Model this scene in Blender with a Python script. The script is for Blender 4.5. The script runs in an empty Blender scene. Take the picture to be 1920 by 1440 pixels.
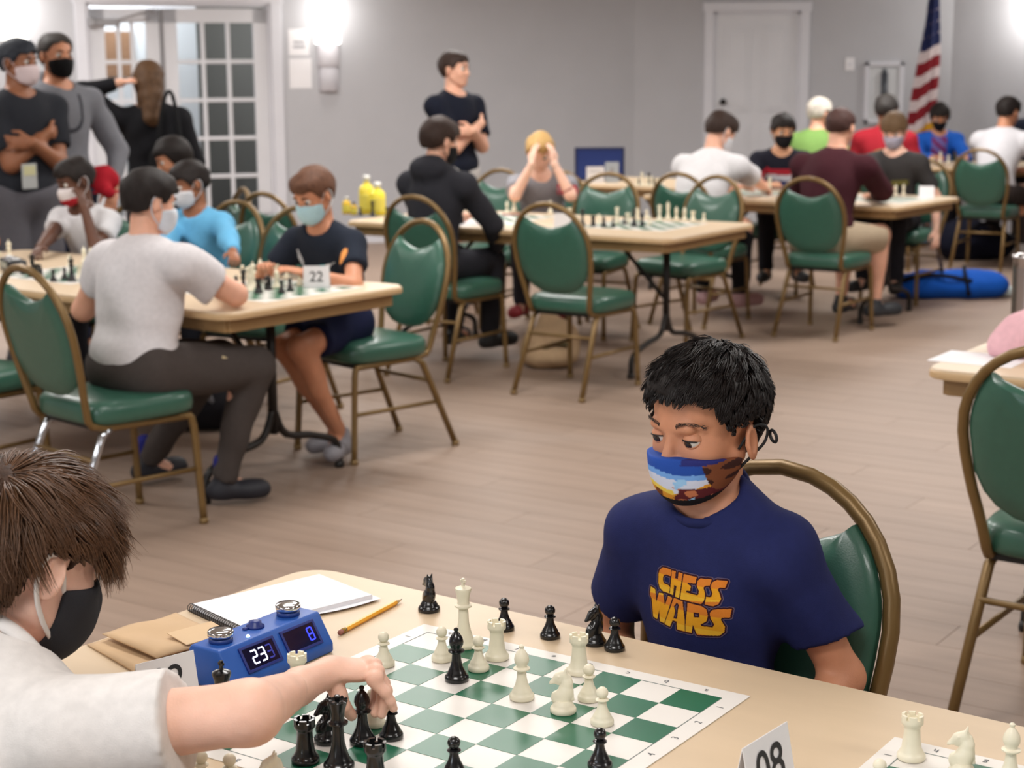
import bpy, bmesh, math, random
import numpy as np
from mathutils import Vector, Matrix

sc = bpy.context.scene
COL = sc.collection
rng = np.random.default_rng(7)
random.seed(7)
V = lambda *a: np.array(a, dtype=float)
def nrm(v):
    v = np.asarray(v, float); return v/(np.linalg.norm(v)+1e-12)

# ------------------------------------------------------------------ camera, light, exposure
CAM_H = 1.556
cam = bpy.data.cameras.new('camera'); cam_o = bpy.data.objects.new('camera', cam); COL.objects.link(cam_o)
cam.sensor_width = 36.0; cam.lens = 59.06; cam.clip_start = .05; cam.clip_end = 60
cam.dof.use_dof = True; cam.dof.focus_distance = 2.25; cam.dof.aperture_fstop = 7.5
_p, _r = math.radians(10.578), math.radians(.418)
_fw = Vector((0, math.cos(_p), -math.sin(_p))); _rt = Vector((1, 0, 0)); _dn = _fw.cross(_rt)
_R2 = _rt*math.cos(_r)+_dn*math.sin(_r); _D2 = -_rt*math.sin(_r)+_dn*math.cos(_r)
cam_o.matrix_world = Matrix(((_R2.x, -_D2.x, -_fw.x, 0), (_R2.y, -_D2.y, -_fw.y, 0), (_R2.z, -_D2.z, -_fw.z, CAM_H), (0, 0, 0, 1)))
sc.camera = cam_o
sc.view_settings.view_transform = 'Standard'; sc.view_settings.look = 'None'
sc.view_settings.gamma = 1.0; sc.view_settings.use_curve_mapping = False
sc.view_settings.exposure = -0.06
W = bpy.data.worlds.new('world'); sc.world = W; W.use_nodes = True
W.node_tree.nodes['Background'].inputs[0].default_value = (.75, .82, 1, 1)
W.node_tree.nodes['Background'].inputs[1].default_value = .35
def area(name, loc, tgt, sx, sy, power, col=(1, 1, 1)):
    l = bpy.data.lights.new(name, 'AREA'); l.shape = 'RECTANGLE'; l.size = sx; l.size_y = sy; l.energy = power; l.color = col
    o = bpy.data.objects.new(name, l); COL.objects.link(o); o.location = loc
    o.rotation_euler = (Vector(tgt)-Vector(loc)).to_track_quat('-Z', 'Y').to_euler()
    return o
CEIL = 2.75
# ceiling panel lamps of the hall, and the daylight window in the wall behind the camera
LAMPS = [(x, y) for x in (-3.6, -.4, 2.8) for y in (.6, 3.6, 6.6, 9.6, 12.6)]
for (x, y) in LAMPS:
    area('ceiling_lamp', (x, y, CEIL-.06), (x, y, 0), 1.2, .6, {.6: 37, 3.6: 37, 6.6: 47, 9.6: 51, 12.6: 70}[y], (1, .975, .95))
area('window_daylight', (-3.6, -1.6, 1.5), (-.4, 3.5, .8), 2.4, 1.6, 75, (.84, .92, 1))

# ------------------------------------------------------------------ materials
def lin(c):
    c = c/255.0
    return c/12.92 if c <= .04045 else ((c+.055)/1.055)**2.4
def rgb(r, g, b): return (lin(r), lin(g), lin(b), 1)
MATS = {}
def mat(name, col, rough=.5, var=.0, scale=20, metal=0, bump=0, bscale=200, coat=0, spec=.5, attr=None, objrand=0, emit=0, alpha=None, stretch=None, sub=0):
    if name in MATS: return MATS[name]
    m = bpy.data.materials.new(name); m.use_nodes = True; MATS[name] = m
    nt = m.node_tree; b = nt.nodes['Principled BSDF']
    b.inputs['Roughness'].default_value = rough; b.inputs['Metallic'].default_value = metal
    b.inputs['Specular IOR Level'].default_value = spec
    if coat: b.inputs['Coat Weight'].default_value = coat; b.inputs['Coat Roughness'].default_value = .12
    if sub:
        b.inputs['Subsurface Weight'].default_value = sub; b.inputs['Subsurface Radius'].default_value = (.012, .004, .002); b.inputs['Subsurface Scale'].default_value = 1.0
    c = rgb(*col)
    b.inputs['Base Color'].default_value = c
    src = None
    if attr:
        a = nt.nodes.new('ShaderNodeAttribute'); a.attribute_name = attr; src = a.outputs['Color']
    if var:
        tc = nt.nodes.new('ShaderNodeTexCoord'); mp = nt.nodes.new('ShaderNodeMapping'); nz = nt.nodes.new('ShaderNodeTexNoise')
        nt.links.new(tc.outputs['Object'], mp.inputs['Vector']); nt.links.new(mp.outputs['Vector'], nz.inputs['Vector'])
        if stretch: mp.inputs['Scale'].default_value = stretch
        nz.inputs['Scale'].default_value = scale; nz.inputs['Detail'].default_value = 5
        mr = nt.nodes.new('ShaderNodeMapRange'); mr.inputs['From Min'].default_value = .3; mr.inputs['From Max'].default_value = .7
        mr.inputs['To Min'].default_value = 1-var; mr.inputs['To Max'].default_value = 1+var
        nt.links.new(nz.outputs['Fac'], mr.inputs['Value'])
        vm = nt.nodes.new('ShaderNodeVectorMath'); vm.operation = 'SCALE'
        if src: nt.links.new(src, vm.inputs[0])
        else: vm.inputs[0].default_value = c[:3]
        if objrand:
            oi = nt.nodes.new('ShaderNodeObjectInfo'); m2 = nt.nodes.new('ShaderNodeMapRange')
            m2.inputs['To Min'].default_value = 1-objrand; m2.inputs['To Max'].default_value = 1+objrand
            nt.links.new(oi.outputs['Random'], m2.inputs['Value'])
            mm = nt.nodes.new('ShaderNodeMath'); mm.operation = 'MULTIPLY'
            nt.links.new(mr.outputs['Result'], mm.inputs[0]); nt.links.new(m2.outputs['Result'], mm.inputs[1])
            nt.links.new(mm.outputs[0], vm.inputs['Scale'])
        else: nt.links.new(mr.outputs['Result'], vm.inputs['Scale'])
        src = vm.outputs[0]
    if src: nt.links.new(src, b.inputs['Base Color'])
    if bump:
        tc = nt.nodes.new('ShaderNodeTexCoord'); nz = nt.nodes.new('ShaderNodeTexNoise'); nz.inputs['Scale'].default_value = bscale
        bp = nt.nodes.new('ShaderNodeBump'); bp.inputs['Strength'].default_value = bump; bp.inputs['Distance'].default_value = .002
        nt.links.new(tc.outputs['Object'], nz.inputs['Vector']); nt.links.new(nz.outputs['Fac'], bp.inputs['Height']); nt.links.new(bp.outputs['Normal'], b.inputs['Normal'])
    if emit:
        b.inputs['Emission Color'].default_value = c; b.inputs['Emission Strength'].default_value = emit
    if alpha is not None: b.inputs['Alpha'].default_value = alpha
    return m

# ------------------------------------------------------------------ mesh helpers
def link(name, me, m=None, parent=None, smooth=True):
    o = bpy.data.objects.new(name, me); COL.objects.link(o)
    if m is not None:
        for q in (m if isinstance(m, (list, tuple)) else [m]): me.materials.append(q)
    if smooth and len(me.polygons): me.polygons.foreach_set('use_smooth', [True]*len(me.polygons))
    if parent is not None: o.parent = parent
    return o
def tag(o, label, cat, group=None, kind=None):
    if label: o['label'] = label
    if cat: o['category'] = cat
    if group: o['group'] = group
    if kind: o['kind'] = kind
    return o
def thing(name, label, cat, loc=(0, 0, 0), rz=0, group=None):
    o = bpy.data.objects.new(name, None); COL.objects.link(o); o.location = loc; o.rotation_euler = (0, 0, rz)
    o.empty_display_size = .1
    return tag(o, label, cat, group)
def dup(root, loc, rz, label=None, group=None):
    r = root.copy(); COL.objects.link(r); r.location = loc; r.rotation_euler = (0, 0, rz)
    if label: r['label'] = label
    if group: r['group'] = group
    elif 'group' in r: del r['group']
    for ch in list(root.children):
        c = ch.copy(); COL.objects.link(c); c.parent = r
        for g in list(ch.children):
            d = g.copy(); COL.objects.link(d); d.parent = c
    return r
class MB:
    def __init__(s): s.v = []; s.f = []; s.m = []; s.n = 0; s.mi = 0
    def add(s, vs, fs):
        vs = np.asarray(vs, float).reshape(-1, 3)
        s.v.append(vs); s.f += [tuple(i+s.n for i in f) for f in fs]; s.m += [s.mi]*len(fs); s.n += len(vs)
    def box(s, c, d, R=None, bev=0):
        c = np.asarray(c, float); h = np.asarray(d, float)/2
        if bev <= 0:
            vs = np.array([[x, y, z] for x in (-1, 1) for y in (-1, 1) for z in (-1, 1)])*h
            fs = [(0, 1, 3, 2), (4, 6, 7, 5), (0, 4, 5, 1), (2, 3, 7, 6), (0, 2, 6, 4), (1, 5, 7, 3)]
        else:
            bm = bmesh.new(); bmesh.ops.create_cube(bm, size=1)
            for q in bm.verts: q.co = Vector((q.co.x*2*h[0], q.co.y*2*h[1], q.co.z*2*h[2]))
            bmesh.ops.bevel(bm, geom=bm.edges[:], offset=bev, segments=2, affect='EDGES', profile=.5)
            bm.verts.ensure_lookup_table()
            vs = np.array([q.co[:] for q in bm.verts]); fs = [tuple(q.index for q in f.verts) for f in bm.faces]; bm.free()
        if R is not None: vs = vs@np.asarray(R).T
        s.add(vs+c, fs)
    def tube(s, path, r, seg=8, closed=False, cap=True, flat=1.0):
        P = np.asarray(path, float); n = len(P)
        rr = np.full(n, r) if np.isscalar(r) else np.asarray(r, float)
        T = np.zeros_like(P)
        if closed: T = np.roll(P, -1, 0)-np.roll(P, 1, 0)
        else:
            T[1:-1] = P[2:]-P[:-2]; T[0] = P[1]-P[0]; T[-1] = P[-1]-P[-2]
        T /= np.linalg.norm(T, axis=1)[:, None]+1e-12
        up = V(0, 0, 1) if abs(T[0][2]) < .9 else V(1, 0, 0)
        N = nrm(up-T[0]*(up@T[0])); vs = []
        for i in range(n):
            N = nrm(N-T[i]*(N@T[i])); B = np.cross(T[i], N)
            a = np.arange(seg)*2*math.pi/seg+math.pi/seg
            vs.append(P[i]+rr[i]*(np.cos(a)[:, None]*N*flat+np.sin(a)[:, None]*B))
        vs = np.concatenate(vs); fs = []
        for i in range(n if closed else n-1):
            j = (i+1) % n
            for k in range(seg): fs.append((i*seg+k, i*seg+(k+1) % seg, j*seg+(k+1) % seg, j*seg+k))
        if cap and not closed: fs += [tuple(range(seg))[::-1], tuple((n-1)*seg+k for k in range(seg))]
        s.add(vs, fs)
    def lathe(s, prof, seg=24, c=(0, 0, 0), R=None):
        a = np.arange(seg)*2*math.pi/seg; vs = []
        for (r, z) in prof: vs.append(np.c_[r*np.cos(a), r*np.sin(a), np.full(seg, z)])
        vs = np.concatenate(vs); fs = []
        for i in range(len(prof)-1):
            for k in range(seg): fs.append((i*seg+k, i*seg+(k+1) % seg, (i+1)*seg+(k+1) % seg, (i+1)*seg+k))
        fs += [tuple(range(seg))[::-1], tuple((len(prof)-1)*seg+k for k in range(seg))]
        if R is not None: vs = vs@np.asarray(R).T
        s.add(vs+np.asarray(c, float), fs)
    def prism(s, poly, z0, z1, bev=0):
        n = len(poly); P = np.asarray(poly, float); lv = []
        c = P.mean(0)
        if bev:
            d = P-c; L = np.linalg.norm(d, axis=1)[:, None]; I = c+d*(1-bev/L)
            lv = [(I, z0), (P, z0+bev), (P, z1-bev), (I, z1)]
        else: lv = [(P, z0), (P, z1)]
        vs = np.concatenate([np.c_[q, np.full(n, z)] for q, z in lv]); fs = []
        for i in range(len(lv)-1):
            for k in range(n): fs.append((i*n+k, i*n+(k+1) % n, (i+1)*n+(k+1) % n, (i+1)*n+k))
        fs += [tuple(range(n))[::-1], tuple((len(lv)-1)*n+k for k in range(n))]
        s.add(vs, fs)
    def mesh(s, name):
        me = bpy.data.meshes.new(name); vs = np.concatenate(s.v)
        me.from_pydata(vs.tolist(), [], s.f)
        if any(s.m): me.polygons.foreach_set('material_index', s.m)
        me.update(); return me
    def build(s, name, m=None, parent=None, smooth=True, loc=None):
        o = link(name, s.mesh(name), m, parent, smooth)
        if loc is not None: o.location = loc
        return o
def rz(a):
    c, s_ = math.cos(a), math.sin(a); return np.array([[c, -s_, 0], [s_, c, 0], [0, 0, 1]])
def autosmooth(o, ang=40):
    me = o.data; bm = bmesh.new(); bm.from_mesh(me); th = math.radians(ang)
    for e in bm.edges: e.smooth = (len(e.link_faces) == 2 and e.calc_face_angle(0) < th)
    bm.to_mesh(me); bm.free(); return o
def spline(pts, n=24):
    P = np.asarray(pts, float); P = np.vstack([2*P[0]-P[1], P, 2*P[-1]-P[-2]]); out = []
    m = len(P)-3
    for t in np.linspace(0, m-1e-6, n):
        i = int(t); f = t-i; a, b, c, d = P[i:i+4]
        out.append(.5*((2*b)+(-a+c)*f+(2*a-5*b+4*c-d)*f*f+(-a+3*b-3*c+d)*f**3))
    return np.array(out)

# ------------------------------------------------------------------ smooth implicit bodies
class Fld:
    """blend of capsules and ellipsoids, meshed as one continuous surface"""
    def __init__(s): s.p = []; s.sub = []; s.wr = None; s.post = None; s.cuts = []
    def cap(s, a, b, ra, rb=None, k=.02, planes=()):
        s.p.append(('c', np.asarray(a, float), np.asarray(b, float), ra, ra if rb is None else rb, k, planes)); return s
    def ell(s, c, r, R=None, k=.02, planes=()):
        s.p.append(('e', np.asarray(c, float), np.asarray(r, float), np.eye(3) if R is None else np.asarray(R, float), 0, k, planes)); return s
    def cut(s, c, r, R=None, k=.005):
        s.sub.append(('e', np.asarray(c, float), np.asarray(r, float), np.eye(3) if R is None else np.asarray(R, float), 0, k, ())); return s
    @staticmethod
    def bb(q):
        if q[0] == 'c':
            m = max(q[3], q[4]); return np.minimum(q[1], q[2])-m, np.maximum(q[1], q[2])+m
        e = np.sqrt(((q[3]*q[2][None, :])**2).sum(1)); return q[1]-e, q[1]+e
    @staticmethod
    def dist(q, X, Y, Z):
        if q[0] == 'c':
            a, b = q[1], q[2]; d = b-a; L = d@d+1e-12
            x, y, z = X-a[0], Y-a[1], Z-a[2]
            t = np.clip((x*d[0]+y*d[1]+z*d[2])/L, 0, 1)
            D = np.sqrt((x-t*d[0])**2+(y-t*d[1])**2+(z-t*d[2])**2)-(q[3]+(q[4]-q[3])*t)
        else:
            x, y, z = X-q[1][0], Y-q[1][1], Z-q[1][2]; R = q[3]; r = q[2]
            u = (x*R[0, 0]+y*R[1, 0]+z*R[2, 0]); v = (x*R[0, 1]+y*R[1, 1]+z*R[2, 1]); w = (x*R[0, 2]+y*R[1, 2]+z*R[2, 2])
            k0 = np.sqrt((u/r[0])**2+(v/r[1])**2+(w/r[2])**2); k1 = np.sqrt((u/r[0]**2)**2+(v/r[1]**2)**2+(w/r[2]**2)**2)+1e-9
            D = k0*(k0-1)/k1
        for (p, n) in q[6]: D = np.maximum(D, (X-p[0])*n[0]+(Y-p[1])*n[1]+(Z-p[2])*n[2])
        return D
    def grid(s, vox, pad=.0):
        lo = np.min([s.bb(q)[0] for q in s.p], 0)-vox*3-pad; hi = np.max([s.bb(q)[1] for q in s.p], 0)+vox*3+pad
        n = np.ceil((hi-lo)/vox).astype(int)+1
        ax = [(lo[i]+vox*np.arange(n[i])).astype(np.float32) for i in range(3)]
        F = np.full(n, .5, np.float32)
        for q in s.p:
            l, h = s.bb(q); mg = q[5]+vox*3+pad
            i0 = np.clip(np.floor((l-mg-lo)/vox).astype(int), 0, n-1); i1 = np.clip(np.ceil((h+mg-lo)/vox).astype(int)+1, 1, n)
            sl = tuple(slice(i0[i], i1[i]) for i in range(3))
            X, Y, Z = (ax[0][sl[0]][:, None, None], ax[1][sl[1]][None, :, None], ax[2][sl[2]][None, None, :])
            D = s.dist(q, X, Y, Z); A = F[sl]; k = q[5]+1e-6
            hh = np.maximum(k-np.abs(A-D), 0)/k
            F[sl] = np.minimum(A, D)-hh*hh*k*.25
        X, Y, Z = ax[0][:, None, None], ax[1][None, :, None], ax[2][None, None, :]
        for q in s.sub:
            D = -s.dist(q, X, Y, Z); k = q[5]; hh = np.maximum(k-np.abs(F-D), 0)/k
            F = np.maximum(F, D)+hh*hh*k*.25
        if s.wr: F = F+s.wr(X, Y, Z)
        if s.post: F = s.post(X, Y, Z, F)
        for (p, n_) in s.cuts: F = np.maximum(F, (X-p[0])*n_[0]+(Y-p[1])*n_[1]+(Z-p[2])*n_[2])
        return F.astype(np.float32), lo
    def surf(s, vox, pad=0, relax=1):
        F, lo = s.grid(vox, pad)
        F[0], F[-1], F[:, 0], F[:, -1], F[:, :, 0], F[:, :, -1] = 1, 1, 1, 1, 1, 1
        return nets(F, lo, vox, relax)
def nets(F, lo, vox, relax=1):
    S = F < 0; nx, ny, nz = F.shape
    c = [S[i:nx-1+i, j:ny-1+j, k:nz-1+k] for i in (0, 1) for j in (0, 1) for k in (0, 1)]
    cnt = sum(q.astype(np.int8) for q in c); act = (cnt > 0) & (cnt < 8)
    I = np.argwhere(act); idx = -np.ones(act.shape, np.int64); idx[act] = np.arange(len(I))
    acc = np.zeros((len(I), 3)); w = np.zeros(len(I)); off = [(i, j, k) for i in (0, 1) for j in (0, 1) for k in (0, 1)]
    val = [F[I[:, 0]+o[0], I[:, 1]+o[1], I[:, 2]+o[2]].astype(float) for o in off]
    for a in range(8):
        for b in range(a+1, 8):
            d = np.array(off[b])-np.array(off[a])
            if np.abs(d).sum() != 1: continue
            m = (val[a] < 0) != (val[b] < 0)
            t = np.where(m, val[a]/(val[a]-val[b]+1e-20), 0)
            acc += m[:, None]*(np.array(off[a])+t[:, None]*d); w += m
    Vt = I+acc/w[:, None]
    fs = []
    for ax in range(3):
        o = [0, 0, 0]; o[ax] = 1
        A = S[:nx-o[0], :ny-o[1], :nz-o[2]]; B = S[o[0]:, o[1]:, o[2]:]
        E = np.argwhere(A != B); inn = A[E[:, 0], E[:, 1], E[:, 2]]
        u, v = [(1, 2), (2, 0), (0, 1)][ax]
        ok = (E[:, u] > 0) & (E[:, v] > 0) & (E[:, u] < F.shape[u]-1) & (E[:, v] < F.shape[v]-1); E = E[ok]; inn = inn[ok]
        def g(du, dv):
            q = E.copy(); q[:, u] -= du; q[:, v] -= dv; return idx[q[:, 0], q[:, 1], q[:, 2]]
        Q = np.c_[g(1, 1), g(0, 1), g(0, 0), g(1, 0)]
        Q[~inn] = Q[~inn][:, ::-1]; fs.append(Q)
    Q = np.concatenate(fs)
    for _ in range(relax):
        s_ = np.zeros_like(Vt); n_ = np.zeros(len(Vt))
        for a, b in ((0, 1), (1, 2), (2, 3), (3, 0)):
            np.add.at(s_, Q[:, a], Vt[Q[:, b]]); np.add.at(s_, Q[:, b], Vt[Q[:, a]]); np.add.at(n_, Q[:, a], 1); np.add.at(n_, Q[:, b], 1)
        Vt = Vt*.5+.5*s_/np.maximum(n_, 1)[:, None]
    return Vt*vox+lo, Q
def qmesh(name, parts, org=(0, 0, 0)):
    """parts: list of (verts, quads) in world space, made one mesh around org"""
    n = 0; vs = []; fs = []
    for v, q in parts: vs.append(v); fs.append(q+n); n += len(v)
    vs = np.concatenate(vs)-np.asarray(org, float); fs = np.concatenate(fs)
    me = bpy.data.meshes.new(name); me.vertices.add(len(vs)); me.vertices.foreach_set('co', vs.astype(np.float32).ravel())
    me.loops.add(fs.size); me.loops.foreach_set('vertex_index', fs.astype(np.int32).ravel())
    me.polygons.add(len(fs)); me.polygons.foreach_set('loop_start', np.arange(0, fs.size, 4, dtype=np.int32))
    me.update(calc_edges=True); me.validate(); return me
def obj_from(name, parts, org, m, parent):
    return link(name, qmesh(name, parts, org), m, parent)
# ------------------------------------------------------------------ people
SK = {}
def skin(name):
    t = dict(fair=(226, 172, 146), pale=(232, 186, 164), tan=(196, 136, 104), brown=(150, 98, 70), dark=(92, 58, 42), olive=(204, 152, 118))[name]
    return mat('skin_'+name, t, .5, .06, 30, bump=.15, bscale=500, sub=.12, spec=.35)
def cloth(nm, col, var=.06): return mat('cloth_'+nm, col, .85, var, 60, bump=.3, bscale=900, spec=.2)
def hairm(nm, col): return mat('hair_'+nm, col, .62, .3, 120, bump=.4, bscale=260, stretch=(1, 1, .25), spec=.22)
M_EYE = mat('eye_white', (205, 198, 190), .3); M_IRIS = mat('eye_iris', (38, 24, 16), .1)
def frame(f, up=(0, 0, 1)):
    """columns: right, forward, up"""
    f = nrm(f); u = np.asarray(up, float); u = nrm(u-f*(u@f)); r = np.cross(f, u); return np.c_[r, f, u]
def wrinkle(amp, fr=38, seed=0):
    q = np.random.default_rng(seed); d = q.normal(size=(5, 3)); ph = q.uniform(0, 6, 5)
    d = d/np.linalg.norm(d, axis=1)[:, None]*fr*q.uniform(.6, 1.5, 5)[:, None]
    def f(X, Y, Z):
        s = 0
        for i in range(5): s = s+np.sin(X*d[i][0]+Y*d[i][1]+Z*d[i][2]+ph[i]+1.2*np.sin(X*d[i][1]*.6-Z*d[i][0]*.5+ph[4-i]))
        return (amp/2.2*s).astype(np.float32)
    return f
def ik(S, T, l1, l2, pole):
    d = T-S; L = np.linalg.norm(d)
    if L > (l1+l2)*.999: T = S+d/L*(l1+l2)*.999; d = T-S; L = np.linalg.norm(d)
    if L < abs(l1-l2)+.02: L = abs(l1-l2)+.02
    a = (l1*l1-l2*l2+L*L)/(2*L); h = math.sqrt(max(l1*l1-a*a, 0)); e = d/(np.linalg.norm(d)+1e-9)
    p = np.asarray(pole, float); p = nrm(p-e*(p@e)); return S+e*a+p*h, T
FACE = dict(fs=1.0, cu=0.0, ez=0.0)
def zm(z): return z if z > .03 else .03+(z-.03)*FACE['fs']
def head_prims(F, c, R, s, nose=1.0, ears=True, eyes=True):
    w = lambda x, y, z: c+R@(V(x, y, zm(z))*s); cu, ez, fs = FACE['cu'], FACE['ez'], FACE['fs']
    F.ell(w(0, -.05, .12+cu), V(.335, .42, .38)*s, R, .03*s)
    F.ell(w(0, .10, -.16), V(.268, .28, .33*fs)*s, R, .10*s)
    F.cap(w(-.05, .24, -.395), w(.05, .24, -.395), .085*s, k=.10*s)
    for q in (-1, 1):
        F.ell(w(q*.15, .22, -.10), V(.12, .12, .13)*s, R, .08*s)
        F.cap(w(q*.24, .0, -.2), w(q*.12, .2, -.36), .07*s, k=.08*s)
    F.cap(w(-.15, .335, .125), w(.15, .335, .125), .04*s, k=.05*s)
    if eyes:
        for q in (-1, 1): F.cut(w(q*.145, .42, .035), V(.085, .075, .05)*s, R, .045*s)
    F.cap(w(0, .365, .05), w(0, .43*nose, -.125), .026*s, .048*s, k=.05*s)
    for q in (-1, 1): F.ell(w(q*.045, .395, -.135), V(.035, .04, .028)*s, R, .03*s)
    F.cap(w(-.065, .352, -.255), w(.065, .352, -.255), .024*s, k=.03*s)
    F.cap(w(-.05, .345, -.295), w(.05, .345, -.295), .028*s, k=.03*s)
    if ears:
        for q in (-1, 1):
            Re = R@np.array([[math.cos(q*.45), 0, 0], [0, 1, 0], [0, 0, 1]])
            a = q*.42; Re = R@np.array([[math.cos(a), math.sin(a), 0], [-math.sin(a), math.cos(a), 0], [0, 0, 1]])
            F.ell(w(q*.355, -.055, -.02-ez), V(.035, .085, .135)*s, Re, .02*s)
            if ears == 2:
                F.cut(w(q*.392, -.035, .0-ez), V(.024, .042, .08)*s, Re, .012*s); F.cap(w(q*.375, -.02, -.06-ez), w(q*.36, -.005, -.03-ez), .018*s, k=.02*s)
def hair_post(c, R, s, prof, side_bare=True, soft=.02):
    ys, zs = zip(*prof)
    def f(X, Y, Z, F):
        x, y, z = X-c[0], Y-c[1], Z-c[2]
        u = (x*R[0, 0]+y*R[1, 0]+z*R[2, 0])/s; v = (x*R[0, 1]+y*R[1, 1]+z*R[2, 1])/s; w = (x*R[0, 2]+y*R[1, 2]+z*R[2, 2])/s
        zc = np.interp(v, ys, zs)+.03*np.sin(u*23+1)*np.clip(v*3, 0, 1)
        d = (zc-w)*s*.8
        if side_bare: d = np.where((np.abs(u) > .2) & (v > -.15) & (v < .06), np.maximum(d, (.10-w)*s*.8), d)
        return np.maximum(F, d)
    return f
HAIRP = {'crop': [(-.5, -.2), (-.3, -.22), (-.12, -.1), (0, .04), (.12, .08), (.2, .29), (.4, .34)], 'short': [(-.5, -.2), (-.3, -.22), (-.12, -.1), (0, .0), (.12, .02), (.22, .2), (.4, .25)],
         'bowl': [(-.5, -.28), (-.3, -.3), (-.12, -.2), (0, -.05), (.12, .05), (.25, .13), (.45, .14)],
         'buzz': [(-.5, -.15), (-.3, -.2), (-.12, -.05), (0, .05), (.15, .12), (.24, .3), (.4, .36)],
         'wrap': [(-.5, -.6), (-.3, -.6), (-.1, -.5), (0, -.2), (.12, 0), (.22, .2), (.4, .26)]}
def arms(F, S, E, Wr, H, g, off=0.0, part='skin', sl=.5, k=.02):
    if part == 'skin':
        F.cap(S, E, .031*H*g, .0245*H*(.5+.5*g), k=k); F.cap(E, Wr, .0255*H*(.5+.5*g), .0165*H, k=k)
def hand(F, w, d, n, L, side, curl=.5, spread=.12):
    """w wrist, d pointing direction, n back-of-hand normal, L hand length, side +1 thumb towards d x n"""
    d = nrm(d); n = nrm(n-d*(n@d)); t = np.cross(d, n)*side
    pl = L*.48; pw = L*.2
    F.ell(w+d*pl*.55, (pw, pl*.62, L*.085), np.c_[t, d, n], .01*L*5)
    for i, (o, ln) in enumerate(((.75, .44), (.27, .5), (-.22, .46), (-.7, .36))):
        b = w+d*pl*.95+t*pw*o; a = math.atan(spread*o); dd = nrm(d*math.cos(a)+t*math.sin(a)); p = b; ang = curl*.5; r = L*.048
        for sgm in (.45, .32, .23):
            q = p+(dd*math.cos(ang)-n*math.sin(ang))*L*ln*sgm; F.cap(p, q, r, r*.9, k=L*.025); p = q; ang += curl; r *= .9
    b = w+d*pl*.3+t*pw*.7; q = b+nrm(d*.7+t*.6-n*.3*curl)*L*.24; F.cap(b, q, L*.07, L*.055, k=L*.05)
    F.cap(q, q+nrm(d*.9+t*.1-n*.5*curl)*L*.2, L*.053, L*.042, k=L*.02)

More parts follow.
